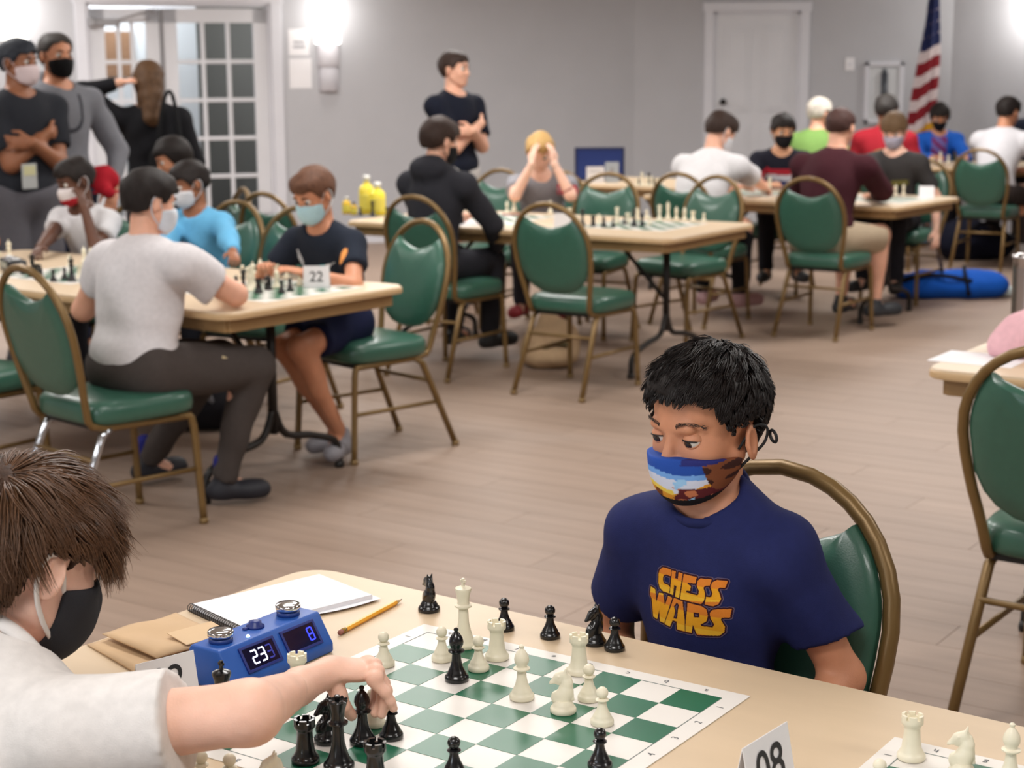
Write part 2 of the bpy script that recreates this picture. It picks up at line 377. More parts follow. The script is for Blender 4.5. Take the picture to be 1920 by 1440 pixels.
def crossed(xy, face, z):
    d = nrm(V(face[0], face[1], 0)); l = V(-d[1], d[0], 0); c = V(xy[0], xy[1], z)
    return dict(hands=(c+d*.215-l*.06-V(0, 0, .045), c+d*.175+l*.07), pole=(l*.9-d*.3-V(0, 0, .9), -l*.9-d*.3-V(0, 0, .9)), palm=((-l*.85-d*.5, d), (l*.8-d*.55, d)), curl=.25)
def person(label, H, xy, face, seat=True, lean=8, look=None, skn='fair', hair=('short', 'brown', (60, 42, 32), .045), shirt=((200, 198, 198), .5, 'tee'),
           legs=((60, 56, 54), 1.0), g=1.0, hands=(None, None), pole=(None, None), mask=None, shoes=(40, 40, 42), legdir=None, knees=None, feet=None, vox=.012,
           hs=None, zseat=.475, group=None, eyesb=True, legs_vis=True, turn=0, palm=None, curl=.5, hiplift=0, strap=True, sock=None, roll=0, hz=0, hv=.032, o=.011, extra=None, rhand=True, strapc=None, band=None, stripes=None, sw=1.0, wr=.004, al=1.0):
    x, y = xy; d0 = nrm(V(face[0], face[1], 0)); up = V(0, 0, 1)
    ld = d0 if legdir is None else nrm(V(legdir[0], legdir[1], 0))
    if hs is None: hs = .105+.072*H
    org = V(x, y, 0)
    root = thing('person', label, 'person', org, 0, group)
    z0 = zseat+.052*H if seat else .52*H
    P = V(x, y, z0+hiplift); a = math.radians(lean)
    r0 = V(d0[1], -d0[0], 0)
    u1 = up*math.cos(a*.8)+d0*math.sin(a*.8); u2 = up*math.cos(a*1.35)+d0*math.sin(a*1.35)
    C = P+u1*.165*H; N = C+u2*.135*H
    f1 = np.c_[r0, np.cross(u1, r0), u1]; f2 = np.c_[r0, np.cross(u2, r0), u2]; d2 = f2[:, 1]
    fd = d2 if look is None else nrm(look); Rh = frame(fd)
    if roll: Rh = Rh@np.array([[math.cos(roll), 0, math.sin(roll)], [0, 1, 0], [-math.sin(roll), 0, math.cos(roll)]])
    hc = N+nrm(u2*.6+up*.4)*(.035*H+.47*hs)+V(fd[0], fd[1], 0)*.012+up*hz
    Sh = [N-u2*.04*H+q*r0*.108*H*(.45+.55*g)*sw+d2*.006 for q in (-1, 1)]   # left, right
    l1, l2 = .172*H*al, .148*H*al
    EW = []
    for i, q in enumerate((-1, 1)):
        T = hands[i]
        if T is None: T = Sh[i]+q*r0*.035*H-up*.30*H+d0*.05*H
        T = np.asarray(T, float)
        pv = pole[i] if pole[i] is not None else (q*r0*.7-up*1.0-d0*.4)
        E, T = ik(Sh[i], T, l1, l2, pv); EW.append((E, T))
    rl = V(ld[1], -ld[0], 0)
    hips = [P+q*r0*.05*H*g-up*.005 for q in (-1, 1)]; KN = []; AN = []
    for i, q in enumerate((-1, 1)):
        if knees is not None and knees[i] is not None: K = np.asarray(knees[i], float)
        elif seat: K = P+ld*.235*H+q*rl*.075*H+up*.0
        else: K = hips[i]-up*.235*H+q*r0*.006+d0*.01
        if feet is not None and feet[i] is not None: A = np.asarray(feet[i], float)
        elif seat: A = V(K[0], K[1], max(.075, K[2]-.25*H))-ld*.03+V(0, 0, 0)
        else: A = V(K[0], K[1], .075)
        KN.append(K); AN.append(A)
    scol, slen, sty = shirt
    # --- body
    F = Fld(); kk = .025*H
    F.ell(P+u1*.03*H, V(.088*g, .07*g, .085)*H, f1, kk); F.ell(P+u1*.13*H, V(.078*g, .058*g, .10)*H, f1, kk)
    F.ell(N-u2*.085*H, V(.096*(.4+.6*g)*(.4+.6*sw), .064*g, .105)*H, f2, kk)
    F.cap(Sh[0], Sh[1], .034*H, k=kk)
    hb = hc-Rh[:, 2]*.28*hs-Rh[:, 1]*.08*hs
    F.cap(N-u2*.03*H, hb, .034*H*(.6+.4*g), .030*H*(.7+.3*g), k=.015*H)
    for i in (0, 1):
        F.cap(N+u2*.008*H, Sh[i], .027*H, .028*H, k=.02*H)
        arms(F, Sh[i], EW[i][0], EW[i][1], H, g, k=.012*H)
        if legs_vis:
            F.cap(hips[i], KN[i], .052*H*g, .034*H*(.5+.5*g), k=.02*H); F.cap(KN[i], AN[i], .034*H*(.5+.5*g), .02*H, k=.012*H)
            cm = KN[i]*.68+AN[i]*.32; bk = -ld if seat else -d0
            F.ell(cm+bk*.012*H, V(.030, .030, .07)*H*(.5+.5*g), frame(ld if seat else d0, KN[i]-AN[i]), .02*H)
            F.cap(AN[i], AN[i]+ld*.06*H-up*.035, .018*H, k=.01*H)
    parts = [F.surf(vox)]
    Fh = Fld(); head_prims(Fh, hc, Rh, hs, ears=2 if hv < .02 else True); Fh.cap(hb, hb-(hb-N)*.4, .028*H, k=.01*H)
    parts.append(Fh.surf(hv*hs))
    for i, q in enumerate((-1, 1)):
        if q == 1 and not rhand: continue
        E, T = EW[i]; hd = nrm(T-E); nn = None if palm is None else palm[i]
        hdir = hd
        if nn is not None and len(nn) == 2: hdir, nn = nn
        if nn is None: nn = up-hd*(up@hd)+q*r0*.3
        Fq = Fld(); Fq.cap(T-hd*.02*H, T, .0165*H, k=.01*H); hand(Fq, T, hdir, nn, .104*H, -q, curl); parts.append(Fq.surf(.0036*H))
    if extra: parts += extra
    obj_from('body', parts, org, skin(skn), root)
    # --- shirt
    B = Fld(); B.wr = wrinkle(wr, 34, int(abs(x*97+y*31)*10) % 999)
    B.ell(P+u1*.03*H, V(.088*g, .07*g, .085)*H+o*1.4, f1, kk); B.ell(P+u1*.13*H, V(.078*g, .058*g, .10)*H+o*1.4, f1, kk)
    B.ell(N-u2*.085*H, V(.096*(.4+.6*g)*(.4+.6*sw), .064*g, .105)*H+o, f2, kk); B.cap(Sh[0], Sh[1], .034*H+o, k=kk)
    if sty == 'hood':
        B.ell(N-d2*.045*H+u2*.01*H, V(.07, .05, .045)*H, f2, .02*H)
    for i in (0, 1):
        B.cap(N-u2*.002*H, Sh[i], .027*H+o*.8, .028*H+o, k=.02*H)
        E, T = EW[i]
        if slen <= 1:
            e = Sh[i]+(E-Sh[i])*min(slen, 1.0); ax = nrm(E-Sh[i])
            B.cap(Sh[i], e+ax*.03, .031*H*g+o*1.2, .029*H*g+o*1.7, k=.018*H, planes=((e, ax),))
        else:
            B.cap(Sh[i], E, .031*H*g+o*1.2, .0255*H*g+o*1.3, k=.018*H)
            e = E+(T-E)*min(slen-1, .97); ax = nrm(T-E)
            B.cap(E, e+ax*.02, .0255*H*g+o*1.3, .018*H+o, k=.014*H, planes=((e, ax),))
    hem = P-u1*(.03*H if seat else .055*H)
    B.cuts = [(hem, -u1)]
    B.cut(N+u2*.03*H+d2*.016*H, V(.047, .045, .043)*H, f2, .008)
    so = obj_from('shirt', [B.surf(vox)], org, cloth('%d_%d_%d' % scol, scol), root)
    if stripes:
        mi = np.zeros(len(so.data.polygons), np.int32); zz = np.empty(len(mi)*3, np.float32); so.data.polygons.foreach_get('center', zz); zz = (zz.reshape(-1, 3)+org-N)@u2
        for k, (a_, b_, c_) in enumerate(stripes): so.data.materials.append(cloth('%d_%d_%d' % c_, c_)); mi[(zz > a_) & (zz < b_)] = k+1
        so.data.polygons.foreach_set('material_index', mi)
    # --- trousers or shorts
    if legs is not None:
        lc, ll = legs; L = Fld(); L.wr = wrinkle(.004, 30, int(abs(x*53+y*71)*10) % 999)
        L.ell(P+u1*.005*H, V(.092*g, .074*g, .075)*H+o*.7, f1, kk)
        if legs_vis:
            for i in (0, 1):
                if ll < 1:
                    e = hips[i]+(KN[i]-hips[i])*ll; ax = nrm(KN[i]-hips[i])
                    L.cap(hips[i], e+ax*.03, .052*H*g+o, .044*H*g+o*1.8, k=.025*H, planes=((e, ax),))
                else:
                    L.cap(hips[i], KN[i], .052*H*g+o, .036*H*(.5+.5*g)+o, k=.025*H)
                    ax = nrm(AN[i]-KN[i]); e = AN[i]-ax*.005
                    L.cap(KN[i], e+ax*.03, .036*H*(.5+.5*g)+o, .025*H+o, k=.016*H, planes=((e, ax),))
        L.cuts = [(P+u1*.07*H, u1)]
        obj_from('trousers' if ll >= 1 else 'shorts', [L.surf(vox)], org, cloth('%d_%d_%d' % lc, lc), root)
    # --- shoes
    if shoes is not None and legs_vis:
        for i in (0, 1):
            A = AN[i]; f = nrm(V(ld[0], ld[1], 0)+(.25 if i else -.25)*rl); S_ = Fld(); b = V(A[0], A[1], A[2]-.04)
            S_.cap(b-f*.022*H, b+f*.095*H, .024*H, .023*H, k=.02); S_.ell(b+f*.07*H, V(.03, .05, .026)*H, frame(f), .02); S_.cap(b, A+up*.015, .026*H, .024*H, k=.03)
            S_.cuts = [(b-up*.033, -up)]
            obj_from('shoe', [S_.surf(.008)], org, mat('shoe_%d_%d_%d' % shoes, shoes, .6), root)
            if sock:
                K_ = Fld(); K_.cap(A+up*.0, A+up*.07, .024*H, .024*H); obj_from('sock', [K_.surf(.008)], org, cloth('%d_%d_%d' % sock, sock), root)
    # --- face: eyes, brows, mask
    fz = FACE['fs']; w = lambda a_, b_, c_: hc+Rh@(V(a_, b_, c_ if c_ > .03 else .03+(c_-.03)*fz)*hs)
    if eyesb:
        for q in (-1, 1):
            E_ = MB(); ea = w(q*.145, .30, .03); rr = .066*hs
            for i_, (m_) in enumerate((0, 1)):
                E_.mi = m_; r_ = rr if m_ == 0 else rr*.72; cc = ea if m_ == 0 else ea+Rh[:, 1]*rr*.42+Rh[:, 2]*-rr*.12
                th = np.linspace(0, math.pi, 9); E_.lathe([(r_*math.sin(t)+1e-4, -r_*math.cos(t)) for t in th], 12, cc)
            E_.build('eye', [M_EYE, M_IRIS], root, loc=None).location = -org
            Bq = MB(); pts = [w(q*.06, .372, .105), w(q*.13, .378, .135), w(q*.21, .335, .12)]; Bq.tube(spline(pts, 7), [.008*hs, .02*hs, .022*hs, .022*hs, .02*hs, .014*hs, .006*hs], 6, flat=1.0)
            Bq.build('eyebrow', hairm(hair[1], hair[2]), root).location = -org
    if mask:
        Mk = Fld(); head_prims(Mk, hc, Rh, hs, ears=False, eyes=False)
        Mk.ell(w(0, .25, -.24), V(.2, .235, .24)*hs, Rh, .1*hs)
        Mk.p = [(q[0], q[1], q[2]+(.022*hs if q[0] == 'e' else 0), q[3]+(.022*hs if q[0] == 'c' else 0), q[4]+(.022*hs if q[0] == 'c' else 0), q[5], q[6]) for q in Mk.p]
        f, u = Rh[:, 1], Rh[:, 2]
        Mk.cuts = [(w(0, .10, -.2), -f), (w(0, .45, -.015), nrm(u*1-f*.22)), (w(0, .30, -.485), nrm(-u-f*.35))]
        obj_from('face_mask', [Mk.surf(hv*1.1*hs)], org, cloth('mask_%d_%d_%d' % mask, mask, .03), root)
        if band:
            Mk.cuts = [(w(0, .13, -.2), -f), (w(0, .45, -.27), u), (w(0, .30, -.487), nrm(-u-f*.35))]
            Mk.p = [(q[0], q[1], q[2]+(.008*hs if q[0] == 'e' else 0), q[3]+(.008*hs if q[0] == 'c' else 0), q[4]+(.008*hs if q[0] == 'c' else 0), q[5], q[6]) for q in Mk.p]
            obj_from('mask_band', [Mk.surf(hv*1.1*hs)], org, cloth('mask_%d_%d_%d' % band, band, .03), root)['label'] = 'lower band of the mask in another colour'
        if strap:
            for q in (-1, 1):
                st = MB(); st.tube(spline([w(q*.27, .11, -.1), w(q*.34, .0, .06), w(q*.37, -.1, .1), w(q*.375, -.15, -.02), w(q*.33, -.08, -.2), w(q*.25, .11, -.36)], 16), .011*hs, 6)
                st.build('mask_strap', mat('strap_%d_%d_%d' % (strapc or mask), strapc or mask, .7), root).location = -org
    # --- hair
    if hair[0]:
        st_, hn, hcol, th = hair
        th = th+.03; Hf = Fld(); Hf.ell(w(0, -.05, .12+FACE['cu']), V(.335+th, .42+th, .38+th)*hs, Rh, .03*hs)
        Hf.wr = wrinkle(.0026*hs/.2, 70/hs*.2, int(hs*1e4) % 99)
        if st_ in ('short', 'bowl', 'crop'): Hf.ell(w(.03, .2, .36), V(.22, .16, .12)*hs, Rh, .12*hs)
        if st_ == 'wrap' or st_ == 'long': Hf.cap(w(0, -.2, 0), w(0, -.22, -.35), .3*hs, .26*hs, k=.1*hs)
        if st_ == 'long':
            Hf.cap(w(0, -.34, -.1), w(0, -.62, -1.0), .30*hs, .24*hs, k=.15*hs)
            for q in (-1, 1): Hf.cap(w(q*.26, -.1, 0), w(q*.25, -.2, -.85), .14*hs, .09*hs, k=.12*hs)
            Hf.post = hair_post(hc, Rh, hs, [(-.6, -2), (-.05, -2), (.05, -.2), (.12, .02), (.22, .2), (.4, .25)], False)
        else: Hf.post = hair_post(hc, Rh, hs, HAIRP[st_], st_ != 'wrap')
        obj_from('hair', [Hf.surf(max(.02, hv)*1.1*hs)], org, hairm(hn, hcol), root)
    return dict(root=root, hc=hc, Rh=Rh, hs=hs, Sh=Sh, EW=EW, P=P, N=N, u1=u1, u2=u2, r0=r0, d0=d0, org=org, shirt=so, f1=f1, f2=f2, w=w, H=H)
# ------------------------------------------------------------------ the hall
M_WALL = mat('wall_paint', (181, 181, 185), .75, .02, 3)
M_TRIM = mat('white_trim', (212, 212, 218), .4, .02, 4)
M_DOOR = mat('white_door', (210, 210, 214), .38, .02, 4)
M_CEIL = mat('ceiling_paint', (205, 203, 200), .85, .02, 3)
def wall_seg(name, p, q, z1=CEIL, holes=()):
    """a wall from p to q (inside on its right hand), with rectangular openings (s0, s1, top)"""
    p = V(*p, 0); q = V(*q, 0); L = np.linalg.norm(q-p); d = (q-p)/L; n = V(-d[1], d[0], 0); th = .12
    R = np.c_[d, n, V(0, 0, 1)]; m = MB(); s = 0
    for (a, b, t) in list(holes)+[(L, L, 0)]:
        if a > s: m.box(p+d*(s+a)/2+n*th/2+V(0, 0, z1/2), (a-s, th, z1), R)
        if b > a: m.box(p+d*(a+b)/2+n*th/2+V(0, 0, (z1+t)/2), (b-a, th, z1-t), R)
        s = b
    o = m.build(name, M_WALL, None, False); o['kind'] = 'structure'; return o, p, d, n, R
A0 = V(-3.10, 14.9, 0); DA = V(.951, .309, 0); AL = A0-DA*3.6; ACOR = (1.19, 16.29)
PA = lambda s, z, off=0: A0+DA*s+V(.309, -.951, 0)*off+V(0, 0, z)
RA = np.c_[DA, V(-.309, .951, 0), V(0, 0, 1)]
wallA = wall_seg('wall_left_back', AL[:2], ACOR, holes=((3.6-.552, 3.6+1.03, 2.15),))
wallB = wall_seg('wall_back', ACOR, (4.21, 16.29), holes=((1.94-1.19, 2.76-1.19, 2.085),))
wallC = wall_seg('wall_right_back', (4.21, 16.29), (8.9, 12.4))
wall_seg('wall_right', (8.9, 12.4), (8.9, -2.2)); wall_seg('wall_front', (8.9, -2.2), (-6.6, -2.2)); wall_seg('wall_left', (-6.6, -2.2), AL[:2])
m = MB(); m.box((1.1, 7, CEIL+.05), (16.5, 20, .1)); o = m.build('ceiling', M_CEIL, None, False); o['kind'] = 'structure'
M_LAMP = mat('lamp_diffuser', (255, 250, 242), .5, emit=2.0)
for (x, y) in LAMPS:
    q = MB(); q.box((x, y, CEIL-.012), (1.26, .66, .024), None, .004); f_ = q.build('lamp_frame', M_TRIM, o, False)
    q = MB(); q.box((x, y, CEIL-.026), (1.2, .6, .006)); q.build('lamp_diffuser', M_LAMP, f_, False)
# floor: planks laid along the tables' direction
m = MB(); m.box((1.1, 7.5, -.06), (17, 22, .1)); floor = m.build('floor', mat('floor_joint', (96, 84, 74), .7), None, False); floor['kind'] = 'structure'
M_PLANK = mat('floor_plank', (149, 128, 113), .5, .10, 2.2, objrand=.04, stretch=(.7, 9, 9), spec=.35, bump=.05, bscale=60)
PW, PL = .19, 1.35
pm = MB(); pm.box((0, 0, -.004), (PL-.002, PW-.002, .008), None, 0); plank_me = pm.mesh('plank'); plank_me.materials.append(M_PLANK)
fa = math.radians(-34.5); cf, sf = math.cos(fa), math.sin(fa); near, far = [], []
for j in range(-45, 125):
    for i in range(-20, 20):
        u = i*PL+((j*37) % 11)/11*PL; v = j*PW; x = u*cf-v*sf; y = u*sf+v*cf
        if y < -2.1 or y > 16.6 or x < -6.6 or x > 8.9: continue
        # the photographed strip of floor starts beyond the front table
        inview = y > 2.4 and abs(x) < .33*y+.5
        (near if inview and y < 9 else far).append((x, y))
near.sort(key=lambda q: q[0]**2+q[1]**2); far += near[300:]; near = near[:300]
for (x, y) in near:
    o = bpy.data.objects.new('plank', plank_me); COL.objects.link(o); o.parent = floor; o.location = (x, y, 0); o.rotation_euler = (0, 0, fa)
m = MB(); Rf = rz(fa)
for (x, y) in far: m.box((x, y, -.004), (PL-.002, PW-.002, .008), Rf)
o = m.build('planks', M_PLANK, floor, False); o['kind'] = 'stuff'
# baseboards
def baseboard(name, w, a, b):
    _, p, d, n, R = w; m = MB(); m.box(p+d*(a+b)/2-n*.008+V(0, 0, .06), (b-a, .016, .12), R, .003); o = m.build(name, M_TRIM, None, False); o['kind'] = 'structure'
baseboard('baseboard_left', wallA, 0, 2.94); baseboard('baseboard_middle', wallA, 4.74, 8.0); baseboard('baseboard_back', wallB, 0, .63); baseboard('baseboard_right', wallC, 0, 6)
# double french door
def casing(name, P, R, s0, s1, top, wd=.1):
    m = MB()
    for s in (s0-wd/2, s1+wd/2): m.box(P(s, (top+wd)/2, .012), (wd, .03, top+wd), R, .006)
    m.box(P((s0+s1)/2, top+wd/2, .014), (s1-s0+2*wd+.03, .034, wd), R, .006)
    for s in (s0+.012, s1-.012): m.box(P(s, top/2, -.06), (.024, .12, top), R)
    m.box(P((s0+s1)/2, top-.012, -.06), (s1-s0, .12, .024), R)
    o = m.build(name, M_TRIM, None, False); o['kind'] = 'structure'
casing('trim_1', PA, RA, -.552, 1.03, 2.15)
M_GLASS = mat('door_glass', (235, 240, 240), .03); _b = M_GLASS.node_tree.nodes['Principled BSDF']; _b.inputs['Transmission Weight'].default_value = 1.0; _b.inputs['IOR'].default_value = 1.02
M_DARK = mat('dark_metal', (38, 34, 32), .4, metal=.6)
def leaf(name, s0, s1, hinge=-.05):
    d = MB(); zt = 2.105; st = .125; d.box(PA((s0+s1)/2, zt-.06, hinge), (s1-s0, .045, .12), RA); d.box(PA((s0+s1)/2, .16, hinge), (s1-s0, .045, .30), RA)
    for s in (s0+st/2, s1-st/2): d.box(PA(s, zt/2, hinge), (st, .045, zt), RA)
    o = d.build(name, M_DOOR, None, False); o['kind'] = 'structure'
    a, b = s0+st, s1-st; w = (b-a)/3; rows = 5; hh = (zt-.12-.31)/rows
    for k in (1, 2):
        q = MB(); q.box(PA(a+w*k, .31+hh*rows/2, hinge), (.034, .036, hh*rows), RA, .004); q.build('muntin', M_DOOR, o, False)
    for k in range(1, rows):
        q = MB(); q.box(PA((a+b)/2, .31+hh*k, hinge), (b-a, .034, .034), RA, .004); q.build('muntin', M_DOOR, o, False)
    for i in range(3):
        for j in range(rows):
            q = MB(); q.box(PA(a+w*(i+.5), .31+hh*(j+.5), hinge), (w, .006, hh), RA); q.build('pane', M_GLASS, o, False)
    return o
dl = leaf('door_1', -.528, .07, -.05); dr = leaf('door_2', .09, 1.006, -.05)
m = MB(); m.box(PA(.08, 1.05, -.02), (.03, .02, 2.1), RA, .004); m.build('meeting_strip', mat('strip_grey', (120, 118, 120), .4), dl, False)
m = MB(); m.box(PA(-.40, 1.985, .0), (.26, .05, .06), RA, .01); m.tube([PA(-.3, 2.0, .03), PA(-.1, 2.06, .10), PA(.02, 2.08, .02)], .012, 6); m.box(PA(-.505, 1.985, .02), (.06, .07, .08), RA, .015)
m.build('door_closer', mat('closer_grey', (150, 148, 150), .35, metal=.5), dl, False)
m = MB(); m.tube([PA(.16, .98, -.02), PA(.16, .98, .04), PA(.16, 1.2, .04), PA(.16, 1.2, -.02)], .012, 8); m.build('pull_handle', M_DARK, dr)
# what stands behind the glass: a lobby with white wall, grey wall and a wooden panel
Rl = RA
def lob(name, s, z, off, size, m_, lab=None): q = MB(); q.box(PA(s, z, off), size, RA); o = q.build(name, m_, None, False); o['kind'] = 'structure'; return o
lob('wall_lobby_white', -.08, 1.3, -1.4, (1.28, .1, 2.6), mat('lobby_white', (222, 224, 228), .7, .02, 2))
lob('wall_lobby_back', 1.2, 1.3, -2.6, (5.2, .1, 2.6), mat('lobby_grey', (120, 118, 114), .8, .03, 2))
lob('wall_lobby_side', 3.0, 1.3, -1.4, (.1, 2.4, 2.6), mat('lobby_grey', (120, 118, 114), .8))
lob('wall_lobby_left', -1.6, 1.3, -1.4, (.1, 2.4, 2.6), mat('lobby_white', (222, 224, 228), .7))
lob('floor_lobby', .8, -.06, -1.5, (5.4, 2.8, .1), mat('lobby_floor', (120, 110, 100), .5)); lob('ceiling_lobby', .8, 2.65, -1.5, (5.4, 2.8, .1), M_CEIL)
area('lobby_light', PA(-.25, 2.55, -.75), PA(-.2, 1.2, -1.2), .8, .3, 26, (.95, .97, 1))
area('lobby_light', PA(1.9, 2.55, -1.2), PA(1.4, 1.0, -2.5), .8, .3, 40, (.97, .98, 1))  # added light with no fixture, brightens the lobby behind the dark right-hand panes
q = MB(); q.box(PA(-.18, 1.73, -1.33), (.30, .03, .42), RA); q.build('wooden_notice_panel', mat('notice_wood', (150, 112, 84), .6, .1, 12, stretch=(1, 1, 6)), None, False)
tag(bpy.data.objects['wooden_notice_panel'], 'brown wooden panel on the lobby wall, seen through the left door leaf', 'panel')
# white single door, closed, with its casing, panels and knob
PB = lambda s, z, off=0: V(s, 16.29-off, z)
RB = np.eye(3)
casing('trim_2', PB, RB, 1.94, 2.76, 2.085, .09)
d = MB(); d.box(PB(2.35, 1.03, -.03), (.77, .04, 2.06), RB); door = d.build('door_3', M_DOOR, None, False); door['kind'] = 'structure'
for (zz, hh) in ((1.55, .8), (.62, .8)):
    for sx in (2.17, 2.53):
        q = MB(); q.box(PB(sx, zz, -.008), (.25, .012, hh), RB, .005); q.box(PB(sx, zz, -.002), (.18, .012, hh-.07), RB, .005); q.build('panel', M_DOOR, door, False)
q = MB(); q.lathe([(.028, 0), (.028, .008), (.012, .012), (.012, .03), (.028, .045), (.03, .058), (.02, .068), (.004, .07)], 14, PB(2.035, 1.245, -.008), np.c_[V(1, 0, 0), V(0, 0, 1), V(0, -1, 0)])
q.build('knob', M_DARK, door)
# sconces
def sconce(label, P, R, s, z0, z1, wd, tail, pw=9):
    t = thing('wall_sconce', label, 'lamp', P(s, z0, 0)); org = -P(s, z0, 0)
    a = np.linspace(0, math.pi, 13); poly = [(-wd/2*math.cos(k), -.09*math.sin(k)) for k in a]
    m = MB(); m.prism(poly, 0, z1-z0, .01); m.v = [v@R.T for v in m.v]; m.build('shade', mat('sconce_glow', (255, 252, 246), .5, emit=3.2), t)
    m = MB(); m.box((0, .0, (z1-z0)/2), (wd*.8, .012, z1-z0+.05)); m.v = [v@R.T for v in m.v]; m.build('back_plate', mat('sconce_plate', (205, 203, 205), .35), t, False)
    if tail:
        m = MB(); m.prism([(x*.86, y*.8) for x, y in poly], -tail, -.002, .008); m.v = [v@R.T for v in m.v]; m.build('lower_diffuser', mat('sconce_diffuser', (214, 212, 218), .5), t)
        m = MB(); m.prism([(x*.78, y*.7) for x, y in poly], -tail*2.1, -tail-.002, .008); m.v = [v@R.T for v in m.v]; m.build('lower_diffuser', mat('sconce_diffuser2', (196, 194, 200), .5), t)
    l = bpy.data.lights.new('sconce_light', 'POINT'); l.energy = pw; l.shadow_soft_size = .09; l.color = (1, .97, .93); lo = bpy.data.objects.new('sconce_light', l); COL.objects.link(lo); lo.location = P(s, (z0+z1)/2, .28)
    return t
sconce('tall glowing half-round wall lamp to the right of the glazed double door', PA, RA, 1.545, 1.80, 2.36, .235, .2)
sconce('glowing half-round wall lamp above the capped man at the left edge', PA, RA, -1.17, 1.84, 2.36, .27, 0)
C0 = V(4.21, 16.29, 0); DC = nrm(V(8.9-4.21, 12.4-16.29, 0)); NC = V(-DC[1], DC[0], 0)
PC = lambda s, z, off=0: C0+DC*s-NC*off+V(0, 0, z)
sconce('glowing half-round wall lamp on the wall right of the flag', PC, np.c_[DC, NC, V(0, 0, 1)], .92, 1.86, 2.36, .2, .15, 26)
# notices on the wall
M_PAPER = mat('paper', (232, 230, 232), .7, .02, 10); M_INK = mat('ink_black', (28, 28, 32), .6); M_GREY = mat('print_grey', (150, 150, 156), .7)
def sheet(label, s0, s1, z0, z1, rows):
    m = MB(); c = PA((s0+s1)/2, (z0+z1)/2, .004); m.box((0, 0, 0), (s1-s0, .003, z1-z0), RA); o = m.build('notice_sheet', M_PAPER, None, False); o.location = c
    tag(o, label, 'paper')
    for (z, w, h) in rows:
        q = MB(); q.box(V(0, 0, z)-RA[:, 1]*.0024, (w, .001, h), RA); q.build('printed_line', M_GREY, o, False)
sheet('white notice sheet on the wall left of the tall sconce, upper of two', 1.19, 1.375, 1.70, 1.93, ((.0, .10, .02), (-.04, .11, .02)))
sheet('plain white notice sheet on the wall left of the tall sconce, lower of two', 1.19, 1.39, 1.41, 1.675, ())
# switch, cabinet
m = MB(); m.box((0, 0, 0), (.085, .012, .12), None, .004); o = m.build('light_switch', M_PAPER, None, False); o.location = PB(3.24, 1.59, .006); tag(o, 'small white light switch plate on the wall left of the white frame', 'switch')
q = MB(); q.box((0, -.009, 0), (.02, .01, .035), None, .002); q.build('rocker', M_TRIM, o, False)
t = thing('framed_wall_cabinet', 'white framed shallow wall cabinet with a dark upright bar, left of the flag', 'cabinet', PB(3.568, 1.32, 0))
m = MB()
for sx in (-.165, .165): m.box((sx, -.02, 0), (.04, .04, .58), None, .004)
for sz in (-.27, .27): m.box((0, -.02, sz), (.37, .04, .04), None, .004)
m.build('frame', M_TRIM, t, False)
m = MB(); m.box((0, -.008, 0), (.30, .01, .52)); m.build('back_panel', mat('cabinet_back', (204, 206, 208), .7), t, False)
m = MB(); m.tube([(0, -.03, .19), (0, -.03, -.2)], .032, 10); m.tube([(0, -.03, .19), (0, -.03, .225)], .018, 8); m.build('dark_bar', mat('dark_bar', (58, 62, 70), .4), t)
# flag on its pole
FX, FY = 3.88, 15.75
t = thing('flag', 'furled red, white and blue striped flag with gold fringe on a pole in the corner', 'flag', (FX, FY, 0))
m = MB(); m.lathe([(.14, 0), (.14, .02), (.05, .05), (.03, .12), (.02, .13)], 20); m.build('base', mat('brass', (150, 112, 48), .3, metal=1), t)
m = MB(); m.tube([(0, 0, .1), (0, 0, 2.45)], .013, 10); m.lathe([(.012, 2.45), (.03, 2.48), (.012, 2.53), (.002, 2.58)], 10); m.build('pole', mat('pole_wood', (110, 76, 44), .4, .1, 30, stretch=(1, 1, .1)), t)
NV, NU = 90, 72; fb = MB(); prof = lambda h: np.interp(h, [0, .25, .5, .8, 1.0], [.03, .055, .085, .115, .125])
zt, zb = 2.34, .92; vs = []; 
for i in range(NV+1):
    h = i/NV
    for j in range(NU):
        a = j/NU*2*math.pi; r = prof(h)*(1+.28*math.cos(a*5+h*4)+.1*math.cos(a*9+2))*1.0
        x = r*math.cos(a)*.95-.04*h-.035*h*h; y = r*math.sin(a)*.55-.03; z = zt-(zt-zb)*h-.10*h*math.cos(a)*-1*.9
        vs.append((x, y, z))
fs = []; mi = []
for i in range(NV):
    for j in range(NU):
        fs.append((i*NU+j, i*NU+(j+1) % NU, (i+1)*NU+(j+1) % NU, (i+1)*NU+j)); h = (i+.5)/NV
        if h < .43:
            mi.append(3 if (i % 7 == 3 and j % 9 == 4 and h > .1) else 0)
        elif h > .935: mi.append(4)
        else: mi.append(1+int((h-.43)/.072) % 2)
me = bpy.data.meshes.new('cloth'); me.from_pydata(vs, [], fs)
fo = link('cloth', me, [cloth('flag_blue', (30, 36, 74)), cloth('flag_white', (205, 190, 190)), cloth('flag_red', (128, 32, 40)), cloth('flag_white', (205, 190, 190)), cloth('flag_gold', (206, 150, 40))], t)
me.polygons.foreach_set('material_index', mi)
m = MB(); m.tube(spline([(-.10, -.05, 1.0), (-.16, -.07, .88), (-.09, -.08, .72), (-.14, -.08, .55)], 14), [.05]*7+[.07]*4+[.055]*3, 8, flat=.5); m.build('fringe', cloth('flag_gold', (206, 150, 40)), t)
m = MB(); m.tube(spline([(-.06, -.06, .98), (-.10, -.085, .84), (-.04, -.09, .7)], 10), .035, 8, flat=.5); m.build('cloth_fold', cloth('flag_red', (128, 32, 40)), t)

